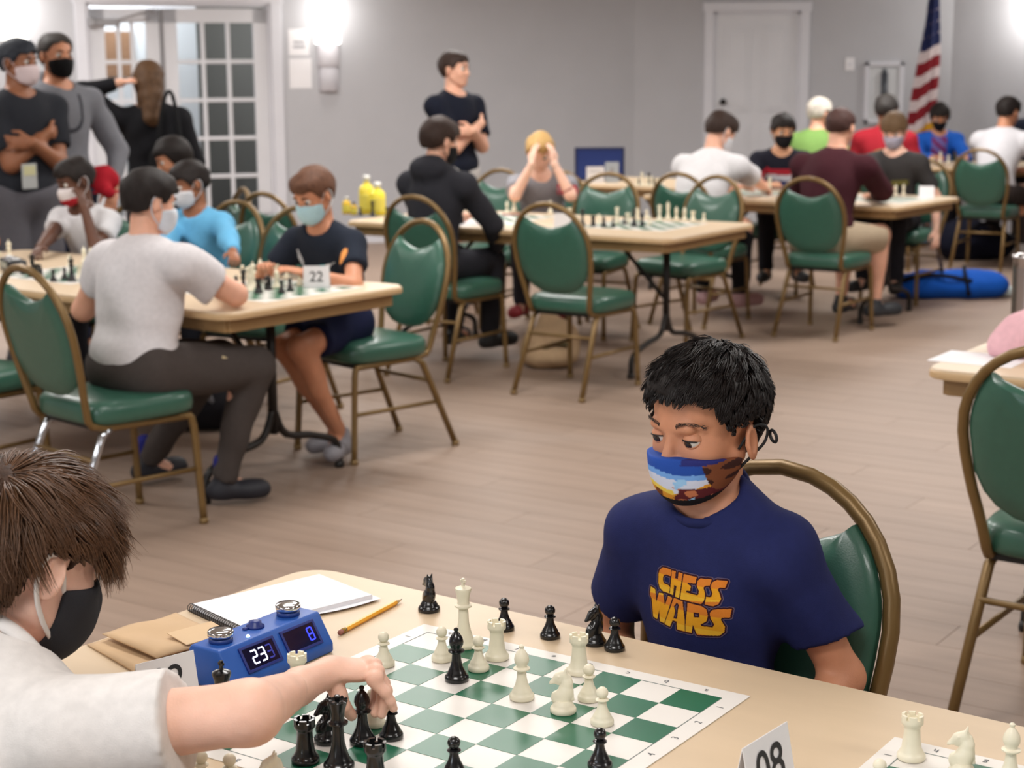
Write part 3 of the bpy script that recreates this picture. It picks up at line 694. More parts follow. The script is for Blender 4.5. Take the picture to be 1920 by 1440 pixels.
# ------------------------------------------------------------------ tables
M_TOP = mat('table_laminate', (205, 182, 152), .42, .035, 3, stretch=(1, 6, 6), spec=.4)
M_EDGE = mat('table_edge', (196, 164, 122), .5, .05, 20); M_APRON = mat('table_apron', (150, 118, 76), .55, .05, 20); M_BLK = mat('black_leg_metal', (30, 26, 24), .4, metal=.3)
def rrect(x0, x1, y0, y1, r, n=6):
    P = []
    for (cx, cy, a0) in ((x1-r, y1-r, 0), (x0+r, y1-r, 90), (x0+r, y0+r, 180), (x1-r, y0+r, 270)):
        for k in range(n+1): a = math.radians(a0+90*k/n); P.append((cx+r*math.cos(a), cy+r*math.sin(a)))
    return P
def table(label, corner, ldir, wdir, L, Wd, rad=.06, group=None):
    """corner = one top corner; ldir runs along the length, wdir across"""
    ldir = nrm(V(*ldir, 0)); wdir = V(-ldir[1], ldir[0], 0)*(1 if -ldir[1]*wdir[0]+ldir[0]*wdir[1] > 0 else -1)
    c = V(*corner, 0)+ldir*L/2+wdir*Wd/2; t = thing('folding_table', label, 'table', c, math.atan2(ldir[1], ldir[0]), group)
    m = MB(); m.prism(rrect(-L/2, L/2, -Wd/2, Wd/2, rad), .722, .74, .0045); o = m.build('tabletop', M_TOP, t); autosmooth(o, 35)
    m = MB(); m.prism(rrect(-L/2-.003, L/2+.003, -Wd/2-.003, Wd/2+.003, rad), .712, .733, .003); o = m.build('edge_band', M_EDGE, t); autosmooth(o, 35)
    m = MB(); i = .05
    for sy in (-1, 1): m.box((0, sy*(Wd/2-i), .687), (L-2*i, .022, .05), None, .004)
    for sx in (-1, 1): m.box((sx*(L/2-i), 0, .687), (.022, Wd-2*i, .05), None, .004)
    m.build('apron', M_APRON, t, False)
    for sx in (-1, 1):
        q = MB(); X = sx*(L/2-.28)
        q.tube([(X, 0, .70), (X, 0, .2)], .019, 8); q.box((X, 0, .69), (.05, Wd-.16, .03), None, .005)
        q.tube(spline([(X, -Wd/2+.12, .02), (X, -Wd/2+.14, .11), (X, -.2, .16), (X, -.06, .19), (X, 0, .3)], 16), .015, 8)
        q.tube(spline([(X, Wd/2-.12, .02), (X, Wd/2-.14, .11), (X, .2, .16), (X, .06, .19), (X, 0, .3)], 16), .015, 8)
        for sy in (-1, 1): q.lathe([(.018, .0), (.02, .012), (.016, .03)], 10, (X, sy*(Wd/2-.12), 0))
        q.build('leg', M_BLK, t)
        q = MB(); q.tube([(X, 0, .36), (X-sx*.34, 0, .70)], .011, 6); q.build('brace', M_BLK, t)
    return t

# ------------------------------------------------------------------ banquet chairs
M_VINYL = mat('green_vinyl', (50, 93, 77), .38, .05, 40, bump=.12, bscale=420, coat=.25, spec=.5)
M_GOLD = mat('bronze_tube', (122, 96, 56), .38, .05, 30, metal=.35, spec=.5)
M_GLIDE = mat('black_glide', (22, 20, 20), .6)
def make_chair(label):
    t = thing('banquet_chair', label, 'chair')
    hz = lambda x, h: V(x, -.195-.22*h, .425+.97*h)
    # seat cushion
    n = 40; a = np.arange(n)*2*math.pi/n; e = 5.0
    sx = np.sign(np.cos(a))*np.abs(np.cos(a))**(2/e); sy = np.sign(np.sin(a))*np.abs(np.sin(a))**(2/e); m = MB(); rings = []
    for (s, z) in ((.93, .405), (.985, .413), (1.0, .43), (1.0, .45), (.985, .466), (.94, .478), (.8, .486), (.5, .49), (.15, .491)):
        rings.append(np.c_[sx*.215*s*(1-.04*(sy < 0)*-sy), .02+sy*.215*s, np.full(n, z)])
    vs = np.concatenate(rings); fs = []
    for i in range(len(rings)-1):
        for k in range(n): fs.append((i*n+k, i*n+(k+1) % n, (i+1)*n+(k+1) % n, (i+1)*n+k))
    fs += [tuple(range(n))[::-1], tuple((len(rings)-1)*n+k for k in range(n))]; m.add(vs, fs); m.build('seat', M_VINYL, t)
    # hoop shared by frame and cushion: half width at height h
    def hw(h):
        if h >= .30: return .212*math.sqrt(max(0, 1-((h-.30)/.225)**2))
        return float(np.interp(h, [0, .08, .16, .24, .30], [.168, .180, .198, .209, .212]))
    hs_ = [.0, .05, .1, .15, .2, .25, .30, .35, .39, .43, .46, .485, .505, .518]
    right = [hz(hw(h), h) for h in hs_]+[hz(0, .525)]
    left = [V(-p[0], p[1], p[2]) for p in right[:-1]][::-1]
    m = MB(); rail = [V(.185, .17, .39), V(.178, 0, .392), V(.172, -.13, .394), V(.168, -.18, .405)]
    path = rail+right+left+[V(-p[0], p[1], p[2]) for p in rail[::-1]]
    m.tube(path, .0135, 8); m.build('back_frame', M_GOLD, t)
    # backrest cushion with a dipped top edge
    pts = []
    for h in np.linspace(.30, .455, 8): pts.append((hw(h)-.016, h))
    for x in np.linspace(hw(.455)-.03, -(hw(.455)-.03), 13)[0:]: pts.append((x, .405+.05*(abs(x)/.15)**1.6))
    for h in np.linspace(.455, .30, 8): pts.append((-(hw(h)-.016), h))
    lo = [(-(hw(.30)-.018), .26), (-(hw(.24)-.02), .2), (-.168, .15), (-.14, .115), (-.095, .088), (-.045, .076), (0, .073)]
    pts += lo+[(-x, h) for x, h in lo[:-1][::-1]]
    P = np.array(pts); c = np.array([0, .27]); n = len(P); nb = nrm(np.cross(V(1, 0, 0), hz(0, 1)-hz(0, 0))); nb = -nb if nb[1] < 0 else nb
    m = MB(); rings = []
    for (s, d) in ((.25, -.018), (.7, -.017), (.93, -.013), (1, 0), (.985, .014), (.93, .024), (.8, .032), (.5, .037), (.2, .038)):
        Q = c+(P-c)*s; rings.append(np.array([hz(x, h)+nb*d for x, h in Q]))
    vs = np.concatenate(rings); fs = []
    for i in range(len(rings)-1):
        for k in range(n): fs.append((i*n+k, i*n+(k+1) % n, (i+1)*n+(k+1) % n, (i+1)*n+k))
    fs += [tuple(range(n))[::-1], tuple((len(rings)-1)*n+k for k in range(n))]; m.add(vs, fs); o = m.build('backrest', M_VINYL, t); autosmooth(o, 50)
    # legs
    for q in (-1, 1):
        m = MB(); m.tube(spline([V(q*.178, .10, .391), V(q*.185, .17, .39), V(q*.19, .202, .37), V(q*.195, .214, .2), V(q*.2, .225, .012)], 14), .0135, 8); m.lathe([(.015, 0), (.017, .006), (.016, .022)], 10, (q*.2, .225, 0)); m.build('leg', M_GOLD, t)
        m = MB(); m.tube([V(q*.172, -.11, .395), V(q*.176, -.15, .37), V(q*.195, -.305, .012)], .0135, 8); m.lathe([(.015, 0), (.017, .006), (.016, .022)], 10, (q*.195, -.305, 0)); m.build('leg', M_GOLD, t)
        m = MB(); m.tube([V(q*.195, .215, .20), V(q*.186, -.228, .20)], .009, 6); m.build('stretcher', M_GOLD, t)
    m = MB(); m.tube([V(-.18, -.19, .29), V(.18, -.19, .29)], .009, 6); m.build('stretcher', M_GOLD, t)
    m = MB(); m.box((0, .02, .395), (.34, .36, .02), None, .003); m.build('seat_pan', M_GLIDE, t, False)
    return t

# ------------------------------------------------------------------ chess men (millimetres, king 98)
M_IVORY = mat('ivory_plastic', (232, 224, 200), .4, .02, 60); M_EBONY = mat('black_plastic', (17, 17, 18), .24, coat=.2)
def base_prof(r): return [(r*.95, 0), (r, 1.2), (r, 5), (r*.93, 7), (r*.82, 8.5), (r*.80, 10.5), (r*.70, 13)]
def ball(z, r, n=7, a0=.5): return [(r*math.sin(a), z-r*math.cos(a)) for a in np.linspace(a0, math.pi-.05, n)]
def mm(prof): return [(r*.001, z*.001) for r, z in prof]
def piece_mesh(kind, seg):
    m = MB()
    if kind == 'pawn': m.lathe(mm(base_prof(14.5)+[(7.5, 18), (5.6, 24), (5, 29), (8.2, 30.5), (8.4, 31.5), (6, 33)]+ball(40, 7.6)), seg)
    elif kind == 'rook':
        m.lathe(mm(base_prof(16.5)+[(10.8, 20), (9.6, 28), (9.2, 37), (10, 40), (12.6, 43), (12.6, 46), (12.6, 49), (9.4, 49), (9.2, 46.5), (1, 46.5)]), seg)
        for k in range(6):
            a0 = k*math.pi/3+.15; P = []
            aa = np.linspace(a0, a0+.72, 5); P = [(12.6*math.cos(a), 12.6*math.sin(a)) for a in aa]+[(9.4*math.cos(a), 9.4*math.sin(a)) for a in aa[::-1]]
            m.prism(np.array(P)*.001, .0485, .0535)
    elif kind == 'bishop': m.lathe(mm(base_prof(16)+[(8.2, 20), (6.4, 28), (5.8, 37), (10.6, 39.5), (10.8, 41), (7, 42.5), (6.6, 44), (9.2, 49), (9.7, 53), (8.6, 58), (5.6, 63), (3, 66), (2.2, 66.8), (3.3, 68.5), (3.3, 70.5), (1.5, 72), (.2, 72.2)]), seg)
    elif kind == 'queen':
        m.lathe(mm(base_prof(18)+[(9.6, 22), (7.4, 32), (6.6, 46), (6.4, 51), (11.6, 54), (11.8, 56), (8.2, 58), (7.6, 61), (8.6, 70), (11.4, 79), (12, 81), (10.6, 82.5), (8, 80), (3, 81), (2.4, 83), (3.6, 85), (3.2, 88), (.3, 89)]), seg)
        for k in range(9): a = k*2*math.pi/9; m.lathe(mm([(.2, 0), (1.8, .6), (1.9, 2), (.3, 3.2)]), 6, V(11*math.cos(a), 11*math.sin(a), 81)*.001)
    elif kind == 'king':
        m.lathe(mm(base_prof(19)+[(10.2, 23), (7.8, 34), (7, 50), (6.8, 55), (12, 58), (12.2, 60), (8.6, 62), (8.2, 65), (9.4, 75), (11.6, 82), (11.2, 84.5), (7, 86.5), (2.6, 87.5), (2.4, 89)]), seg)
        m.box((0, 0, .0935), (.0036, .0036, .010)); m.box((0, 0, .0945), (.0085, .0036, .0034))
    else:
        F = Fld(); B_ = lambda *a: V(*a)*.001
        F.cap(B_(0, 0, 15), B_(0, -3, 26), .0105, .0092, k=.004); F.cap(B_(0, -3, 26), B_(0, -5, 38), .0092, .0072, k=.004); F.cap(B_(0, -5, 38), B_(0, -2, 47), .0072, .0058, k=.003)
        F.cap(B_(0, -1, 48), B_(0, 6, 45), .0062, .0058, k=.002); F.cap(B_(0, 6, 45), B_(0, 14, 36.5), .0056, .0040, k=.002); F.cap(B_(0, 3, 42), B_(0, 7, 38), .0052, .0036, k=.002)
        F.cap(B_(0, 5, 22), B_(0, 8, 17), .0085, .0075, k=.005); F.cap(B_(0, 7, 26), B_(0, 8.5, 21), .0048, .006, k=.003)
        for i in range(6): z = 47-i*5.2; F.cap(B_(0, -7.2-i*.75+(.5 if i > 3 else 0), z), B_(0, -9.4-i*.6, z-3.4), .0030, .0022, k=.0012)
        for q in (-1, 1):
            F.cap(B_(q*3.4, -2.5, 51), B_(q*4.4, -4, 57.5), .0026, .0010, k=.0015); F.ell(B_(q*5.6, 5, 47), B_(1.6, 2, 1.6), None, .001); F.ell(B_(q*3.6, 14, 37.4), B_(1.3, 1.3, 1.3), None, .001)
        F.cut(B_(0, 12, 31), B_(9, 6, 5.5), None, .002)
        v, q = F.surf(.0009, relax=0); v[:, 0] *= .82; m.add(v, [tuple(i) for i in q]); m.lathe(mm(base_prof(16.5)+[(10, 16), (1, 17)]), seg)
    return m.mesh(kind)
PM = {}
def piece(kind, white, x, y, label, group=None, rot=0, z=.7425, seg=24, scale=1.03, tilt=None):
    k = (kind, white, seg)
    if k not in PM:
        me = piece_mesh(kind, seg); me.polygons.foreach_set('use_smooth', [True]*len(me.polygons)); me.materials.append(M_IVORY if white else M_EBONY); PM[k] = me
        autosmooth(type('o', (), {'data': me}), 48)
    o = bpy.data.objects.new('chess_'+kind, PM[k]); COL.objects.link(o); o.location = (x, y, z); o.rotation_euler = tilt or (0, 0, rot); o.scale = (scale,)*3
    return tag(o, label, 'chess piece', group)
M_BW = mat('board_white', (226, 221, 214), .42, .015, 8, spec=.5); M_BG = mat('board_green', (18, 98, 68), .36, .05, 8, spec=.6)
def text_mesh(s, size, name):
    cu = bpy.data.curves.new(name, 'FONT'); cu.body = s; cu.size = size; cu.align_x = 'CENTER'; cu.align_y = 'CENTER'; cu.offset = size*.008; cu.fill_mode = 'FRONT'
    o = bpy.data.objects.new(name, cu); COL.objects.link(o); dg = bpy.context.evaluated_depsgraph_get(); dg.update()
    me = bpy.data.meshes.new_from_object(o.evaluated_get(dg)); bpy.data.objects.remove(o); bpy.data.curves.remove(cu); return me
def chess_board(label, origin, ang, S, letters=True, group=None, first_green=1):
    """origin = outer corner square corner; u along ang, v to its right hand"""
    t = thing('chess_board', label, 'chess board', (origin[0], origin[1], .7405), ang, group)
    b = S*.46; m = MB(); m.box((4*S, -4*S, .0005), (8*S+2*b, 8*S+2*b, .001)); m.build('vinyl_sheet', M_BW, t, False)
    m = MB()
    for i in range(8):
        for j in range(8):
            if (i+j) % 2 == first_green: m.box(((i+.5)*S, -(j+.5)*S, .0012), (S, S, .0006))
    m.build('green_squares', M_BG, t, False)
    if letters:
        m = MB(); w = .0012
        for (c, d) in (((4*S, 0), (8*S, w)), ((4*S, -8*S), (8*S, w)), ((0, -4*S), (w, 8*S)), ((8*S, -4*S), (w, 8*S))): m.box((c[0], c[1], .0012), (d[0], d[1], .0004))
        m.build('border_line', mat('board_line', (110, 120, 116), .5), t, False)
        bm = bmesh.new()
        for k in range(8):
            for (s_, x, y, r) in (('abcdefgh'[7-k], (k+.5)*S, b*.5, math.pi), ('abcdefgh'[7-k], (k+.5)*S, -8*S-b*.5, 0), (str(k+1), 8*S+b*.5, -(k+.5)*S, math.pi/2), (str(k+1), -b*.5, -(k+.5)*S, -math.pi/2)):
                me = text_mesh(s_, .014, 'coordinate'); me.transform(Matrix.Translation((x, y, .0013))@Matrix.Rotation(r, 4, 'Z')); bm.from_mesh(me); bpy.data.meshes.remove(me)
        me = bpy.data.meshes.new('coordinates'); bm.to_mesh(me); bm.free(); link('coordinates', me, mat('print_dark', (90, 92, 96), .6), t, False)
    return t
# ------------------------------------------------------------------ place tables and chairs
LD = V(.805, -.593, 0)
table('beige folding table in the foreground, holding the blue clock and the main chess board', (-.34, 2.72), (.805, -.593), (-.593, -.805), 2.4, .80, .055)
T1L = (-.79, .613); T2L = (-.83, .557); T3L = (-.79, .61)
table('beige folding table at left where the broad child in a white tee is playing', (-.98, 5.72), T1L, (.613, .79), 2.4, .95, .07)
table('beige folding table in the middle of the hall, in front of the blond boy', (.774, 8.201), T2L, (.557, .83), 2.05, .98, .07)
table('beige folding table at right where the man in maroon sits', (2.30, 10.0), T3L, (.61, .79), 1.83, .95, .07)
table('beige folding table in front of the person in the blue jacket at far right', (3.45, 13.95), (1, .02), (0, 1), 1.83, .92, .07)
table('beige folding table by the back corner carrying the blue display board', (1.15, 11.75), T3L, (.61, .79), 1.5, .9, .07)
table('beige folding table at the right edge holding the steel tumbler and the pink bag', (1.135, 4.56), (.83, -.557), (.557, .83), 1.83, .9, .07)
def rot_of(d): return math.atan2(-d[0], d[1])
CH = [  # x, y, facing, label
 (-1.385, 5.69, (.70, .715), 'green banquet chair carrying the broad child in a white tee, bright steel rear legs'),
 (-2.05, 6.16, (.55, .84), 'empty green banquet chair cut by the left edge, behind the nearest left chair'),
 (-2.0, 8.05, (-.55, -.83), 'green banquet chair under the child with the red and white mask'),
 (-1.52, 7.98, (-.6, -.8), 'green banquet chair hidden under the child in light blue'),
 (-1.13, 7.58, (-.50, -.86), 'empty green banquet chair facing us at the far side of the left table'),
 (-1.10, 9.02, (.62, .78), 'empty green banquet chair, its dark back seen beside the glazed door'),
 (-.60, 6.88, (-.75, -.66), 'green banquet chair under the boy in the planet tee at the left table'),
 (-.32, 8.74, (.557, .83), 'green banquet chair under the teenager in the dark hoodie'),
 (.34, 8.20, (.557, .83), 'empty green banquet chair with its back to us before the middle table'),
 (-.23, 10.47, (-.557, -.83), 'empty green banquet chair facing us left of the blond boy'),
 (.20, 10.25, (-.30, -.95), 'green banquet chair under the blond boy'),
 (.46, 9.98, (-.45, -.89), 'empty green banquet chair facing us right of the blond boy'),
 (1.00, 9.68, (-.70, -.71), 'empty green banquet chair facing us at the right corner of the middle table'),
 (1.20, 10.45, (.61, .79), 'green banquet chair under the hunched person in a white tee'),
 (1.88, 9.95, (.56, .83), 'green banquet chair under the man in maroon'),
 (1.88, 11.85, (-.4, -.92), 'green banquet chair under the boy in the striped red and navy top'),
 (2.66, 11.36, (-.6, -.8), 'green banquet chair under the boy with the grey mask and dark tee'),
 (3.74, 13.2, (.5, .87), 'green banquet chair at far right under the person in a white shirt'),
 (1.385, 3.94, (.6, .8), 'empty green banquet chair cut by the right edge, in front of the right table'),
 (.245, 2.345, (-.593, -.805), 'green banquet chair under the boy in the navy lettered tee'),
 (2.35, 13.3, (.6, .8), 'green banquet chair under the white-haired person in green'),
 (2.98, 13.3, (.3, .95), 'green banquet chair under the person in red'),
 (3.84, 15.25, (-.1, -1), 'green banquet chair under the person in the blue jacket'),
 (-1.73, 9.02, (-.9, -.4), 'green banquet chair under the dark-haired child by the glazed door'),
 (4.70, 15.2, (-.1, -1), 'green banquet chair under the person cut by the right edge'),
]
proto = make_chair(CH[0][3])
for i, (x, y, d, lab) in enumerate(CH):
    if i == 0: proto.location = (x, y, 0); proto.rotation_euler = (0, 0, rot_of(d)); proto['group'] = 'green banquet chairs'
    else: dup(proto, (x, y, 0), rot_of(d), lab, 'green banquet chairs')
# the near left chair has bright plated rear legs
M_CHROME = mat('plated_leg', (205, 210, 218), .12, metal=1)
for c in proto.children:
    if c.name.startswith('leg'):
        ys = [v.co.y for v in c.data.vertices]
        if min(ys) < -.2: c.data = c.data.copy(); c.data.materials[0] = M_CHROME; c['label'] = 'bright plated rear leg'

# ------------------------------------------------------------------ foreground board and men
S = .0605
chess_board('rolled-out green and white vinyl chess board on the foreground table', (-.127, 2.37), math.radians(-34.28), S)
ch2 = V(math.cos(math.radians(-34.28)), math.sin(math.radians(-34.28)), 0)
chess_board('second green and white vinyl chess board cut by the bottom right corner', (.478, 1.925), math.radians(-34.28), S, first_green=1)
FG = [('king', 1, -.072, 2.306, 'tall ivory king standing at the far edge of the board'),
 ('pawn', 1, -.101, 2.249, 'ivory pawn on the board left of the black bishop'),
 ('pawn', 1, -.181, 2.229, 'ivory pawn at the left corner of the board, just past the reaching hand'),
 ('pawn', 1, -.049, 2.209, 'ivory pawn between the black bishop and the ivory rook at the far edge'),
 ('pawn', 1, .098, 2.094, 'ivory pawn directly behind the ivory knight'),
 ('pawn', 1, .111, 2.011, 'ivory pawn nearest us on the right of the ivory knight'),
 ('pawn', 1, -.178, 2.012, 'ivory pawn hidden behind the held black bishop'),
 ('rook', 1, -.024, 2.254, 'ivory rook right of the ivory king at the far edge'),
 ('rook', 1, .089, 2.194, 'ivory rook in front of the captured black knight'),
 ('rook', 1, -.288, 2.125, 'ivory rook in front of the blue clock, seen above the forearm'),
 ('bishop', 1, .010, 2.100, 'ivory bishop alone in the middle of the board'),
 ('knight', 1, .063, 2.052, 'ivory knight on a green square in the middle of the board'),
 ('knight', 0, -.130, 2.475, 'captured black knight on the bare table beside the pencil'),
 ('knight', 0, .117, 2.318, 'captured black knight on the bare table in front of the boy in navy'),
 ('knight', 0, -.231, 1.961, 'black knight partly hidden behind the black queen'),
 ('pawn', 0, -.014, 2.384, 'captured black pawn on the bare table, nearest the ivory king'),
 ('pawn', 0, .053, 2.347, 'captured black pawn on the bare table, middle of the three'),
 ('pawn', 0, .144, 2.292, 'captured black pawn on the bare table, right of the black knight'),
 ('pawn', 0, -.153, 1.971, 'black pawn touched by the little finger of the reaching hand'),
 ('pawn', 0, -.071, 1.854, 'black pawn at the bottom edge, left of centre on the board'),
 ('pawn', 0, .101, 1.877, 'black pawn at the bottom edge, on the right of the board'),
 ('bishop', 0, -.078, 2.170, 'black bishop standing among the ivory men'),
 ('bishop', 0, -.187, 1.955, 'black bishop held between thumb and fingers of the reaching hand'),
 ('queen', 0, -.209, 1.880, 'black queen at the bottom edge under the reaching hand'),
 ('rook', 0, -.251, 1.899, 'black rook left of the black queen'),
 ('rook', 0, -.161, 1.826, 'black rook cut by the bottom edge right of the black queen'),
 ('king', 0, -.361, 1.972, 'black king in front of the blue clock, behind the forearm'),
 ('pawn', 1, -.361, 1.822, 'captured ivory pawn below the forearm, left of two'),
 ('pawn', 1, -.327, 1.814, 'captured ivory pawn below the forearm, right of two'),
 ('knight', 1, -.275, 1.792, 'captured ivory knight at the bottom edge left of the black rook'),
 ('rook', 1, -.431, 1.809, 'captured ivory rook under the white sleeve'),
 ('rook', 1, .475, 1.896, 'ivory rook on the corner of the second board at right'),
 ('knight', 1, .522, 1.844, 'ivory knight on the second board at right'),
 ('bishop', 1, .571, 1.821, 'ivory bishop on the second board, cut by the right edge'),
 ('pawn', 1, .411, 1.780, 'ivory pawn at the bottom edge of the second board')]
for k, w_, x, y, lab in FG:
    r = {'knight': rng.uniform(-.3, .3)}.get(k, rng.uniform(0, 6))
    if k == 'knight': r = 2.2 if not w_ else 2.0
    if lab.startswith('ivory knight on a green'): r = 1.3
    if lab.startswith('captured black knight on the bare table beside'): r = .5
    if lab.startswith('ivory knight on the second'): r = 1.2
    on = lab.startswith('captured')
    piece(k, w_, x, y, lab, None, r, .7402 if on else .7424, 32)

# ------------------------------------------------------------------ chess clock
t = thing('chess_clock', 'blue digital chess clock with two lit displays and silver buttons', 'clock', (-.373, 2.123, .7405), math.radians(55.6))
M_CB = mat('clock_blue', (38, 88, 172), .42, .03, 30, bump=.1, bscale=700, spec=.4); M_CH = mat('chrome', (220, 220, 222), .12, metal=1); M_SCR = mat('screen_dark', (12, 12, 44), .1)
LX = .205; prof = [(0, 0), (0, .014), (.026, .056), (.078, .056), (.082, .05), (.088, 0)]
bm = bmesh.new(); a = [bm.verts.new((0, y, z)) for y, z in prof]; b = [bm.verts.new((LX, y, z)) for y, z in prof]
for i in range(len(prof)): bm.faces.new((a[i], a[(i+1) % 6], b[(i+1) % 6], b[i]))
bm.faces.new(a[::-1]); bm.faces.new(b); bmesh.ops.recalc_face_normals(bm, faces=bm.faces); bmesh.ops.bevel(bm, geom=bm.edges[:], offset=.0035, segments=3, affect='EDGES', profile=.5)
me = bpy.data.meshes.new('case'); bm.to_mesh(me); bm.free(); o = link('case', me, M_CB, t); autosmooth(o, 30)
sl = nrm(V(0, .026, .042)); sn = nrm(V(0, -.042, .026)); FR = np.c_[V(1, 0, 0), sl, sn]; sp = lambda x, u, d=0: V(x, 0, .014)+sl*u+sn*d
M_DIG = mat('digit_white', (225, 232, 255), .4, emit=2.2); M_DB = mat('digit_blue', (50, 62, 235), .4, emit=1.4); M_DIM = mat('digit_dim', (48, 52, 150), .4, emit=.35)
SEG = {'2': 'abged', '3': 'abgcd', '8': 'abcdefg'}
def digit(parent, ch, x, u, h, m_):
    w = h*.52; th = h*.13; q = MB(); P = {'a': (0, h/2, w, th), 'g': (0, 0, w, th), 'd': (0, -h/2, w, th), 'b': (w/2, h/4, th, h/2), 'c': (w/2, -h/4, th, h/2), 'f': (-w/2, h/4, th, h/2), 'e': (-w/2, -h/4, th, h/2)}
    for s_ in SEG[ch]: dx, du, a_, b_ = P[s_]; q.box(sp(x+dx, u+du, .0026), (a_*.95, b_*.95, .0004), FR)
    q.build('digit', m_, parent, False)
for (x0, x1, ds) in ((.036, .096, (('2', .054, M_DIG), ('3', .069, M_DIG), ('3', .083, M_DIM))), (.118, .180, (('8', .168, M_DB),))):
    q = MB(); c = (x0+x1)/2
    for (dx, du, a_, b_) in ((0, .0165, x1-x0+.008, .004), (0, -.0165, x1-x0+.008, .004), (-(x1-x0)/2-.002, 0, .004, .033), ((x1-x0)/2+.002, 0, .004, .033)): q.box(sp(c+dx, .024+du, .001), (a_, b_, .004), FR, .0008)
    q.build('display_bezel', mat('bezel', (24, 40, 118), .35), t, False)
    q = MB(); q.box(sp(c, .024, .0014), (x1-x0, .029, .0012), FR); d_ = q.build('display', M_SCR, t, False)
    for (ch, x, m_) in ds: digit(d_, ch, x, .024, .018, m_)
for x in (.032, .168):
    q = MB(); q.lathe([(.0165, 0), (.0165, .006), (.013, .008)], 24, (x, .052, .055)); q.build('button_collar', mat('clock_blue_dark', (26, 58, 130), .4), t)
    q = MB(); q.lathe([(.0165, .009), (.018, .0105), (.018, .015), (.0165, .0175), (.008, .0183), (.001, .0184)], 28, (x, .052, .055)); q.build('button', M_CH, t)
q = MB(); q.lathe([(.013, 0), (.013, .003), (.009, .005), (.009, .009), (.004, .0105), (.001, .0106)], 20, (.102, .054, .0555)); q.build('mode_knob', mat('knob_blue', (22, 44, 120), .4), t)
q = MB(); q.lathe([(.004, 0), (.004, .003), (.001, .004)], 12, (.086, .058, .0555)); q.build('small_button', mat('knob_blue', (22, 44, 120), .4), t)
q = MB(); q.lathe([(.003, 0), (.0024, .003), (.001, .004)], 10, (.066, .034, .0555)); q.build('indicator', mat('indicator', (190, 225, 255), .4, emit=3), t)

# ------------------------------------------------------------------ notebook, pencil, bags, cards
t = thing('spiral_notebook', 'open white spiral notebook behind the blue clock', 'notebook', (-.360, 2.505, .7402), math.radians(40.3))
M_PG = mat('notebook_page', (228, 228, 232), .7, .015, 20)
q = MB(); q.box((0, 0, .0012), (.246, .15, .0016)); q.build('back_cover', mat('notebook_cover', (70, 64, 60), .6), t, False)
q = MB(); q.box((.002, -.001, .0058), (.236, .146, .007), None, .0006); q.build('page_block', M_PG, t, False)
q = MB(); q.box((.001, .0, .0098), (.236, .147, .0006)); q.build('top_page', M_PG, t, False)
q = MB(); n = 16; vs = []
for i in range(n):
    u = i/(n-1); vs += [(-.02+.15*u, -.073-.013*math.sin(u*2.6)-.002, .004), (-.02+.15*u, -.05, .0032)]
q.add(vs, [(2*i, 2*i+2, 2*i+3, 2*i+1) for i in range(n-1)]); q.build('loose_page', M_PG, t, False)
q = MB()
for k in range(24):
    y = -.068+k*.136/23; a = np.linspace(0, 2*math.pi, 13)[:-1]; q.tube(np.c_[-.121+.0062*np.cos(a), np.full(12, y)+.0008*np.sin(a), .0066+.0062*np.sin(a)], .0007, 5, closed=True)
q.build('spiral_binding', mat('wire_dark', (60, 56, 54), .35, metal=.6), t)
p0, p1 = V(-.257, 2.362, .7442), V(-.174, 2.522, .7442); d = nrm(p1-p0); L = np.linalg.norm(p1-p0)
t = thing('pencil', 'yellow wooden pencil lying on the table beside the notebook', 'pencil', tuple(p0), math.atan2(d[1], d[0]))
q = MB(); q.tube([(.016, 0, 0), (L-.02, 0, 0)], .0040, 6); q.build('barrel', mat('pencil_yellow', (236, 166, 36), .35, .03, 60), t, False)
q = MB(); q.tube([(L-.02, 0, 0), (L-.006, 0, 0)], [.0038, .0014], 10); q.build('sharpened_wood', mat('pencil_wood', (205, 178, 138), .6), t)
q = MB(); q.tube([(L-.006, 0, 0), (L, 0, 0)], [.0014, .0002], 8); q.build('lead', mat('lead', (60, 60, 60), .4), t)
q = MB(); q.tube([(.008, 0, 0), (.017, 0, 0)], .0042, 12); q.build('ferrule', mat('ferrule', (150, 120, 60), .3, metal=.8), t)
q = MB(); q.tube([(0, 0, 0), (.002, 0, 0), (.009, 0, 0)], [.0030, .0038, .0038], 12); q.build('eraser', mat('eraser', (150, 96, 84), .8), t)
M_KR = mat('kraft_paper', (196, 164, 126), .75, .05, 14)
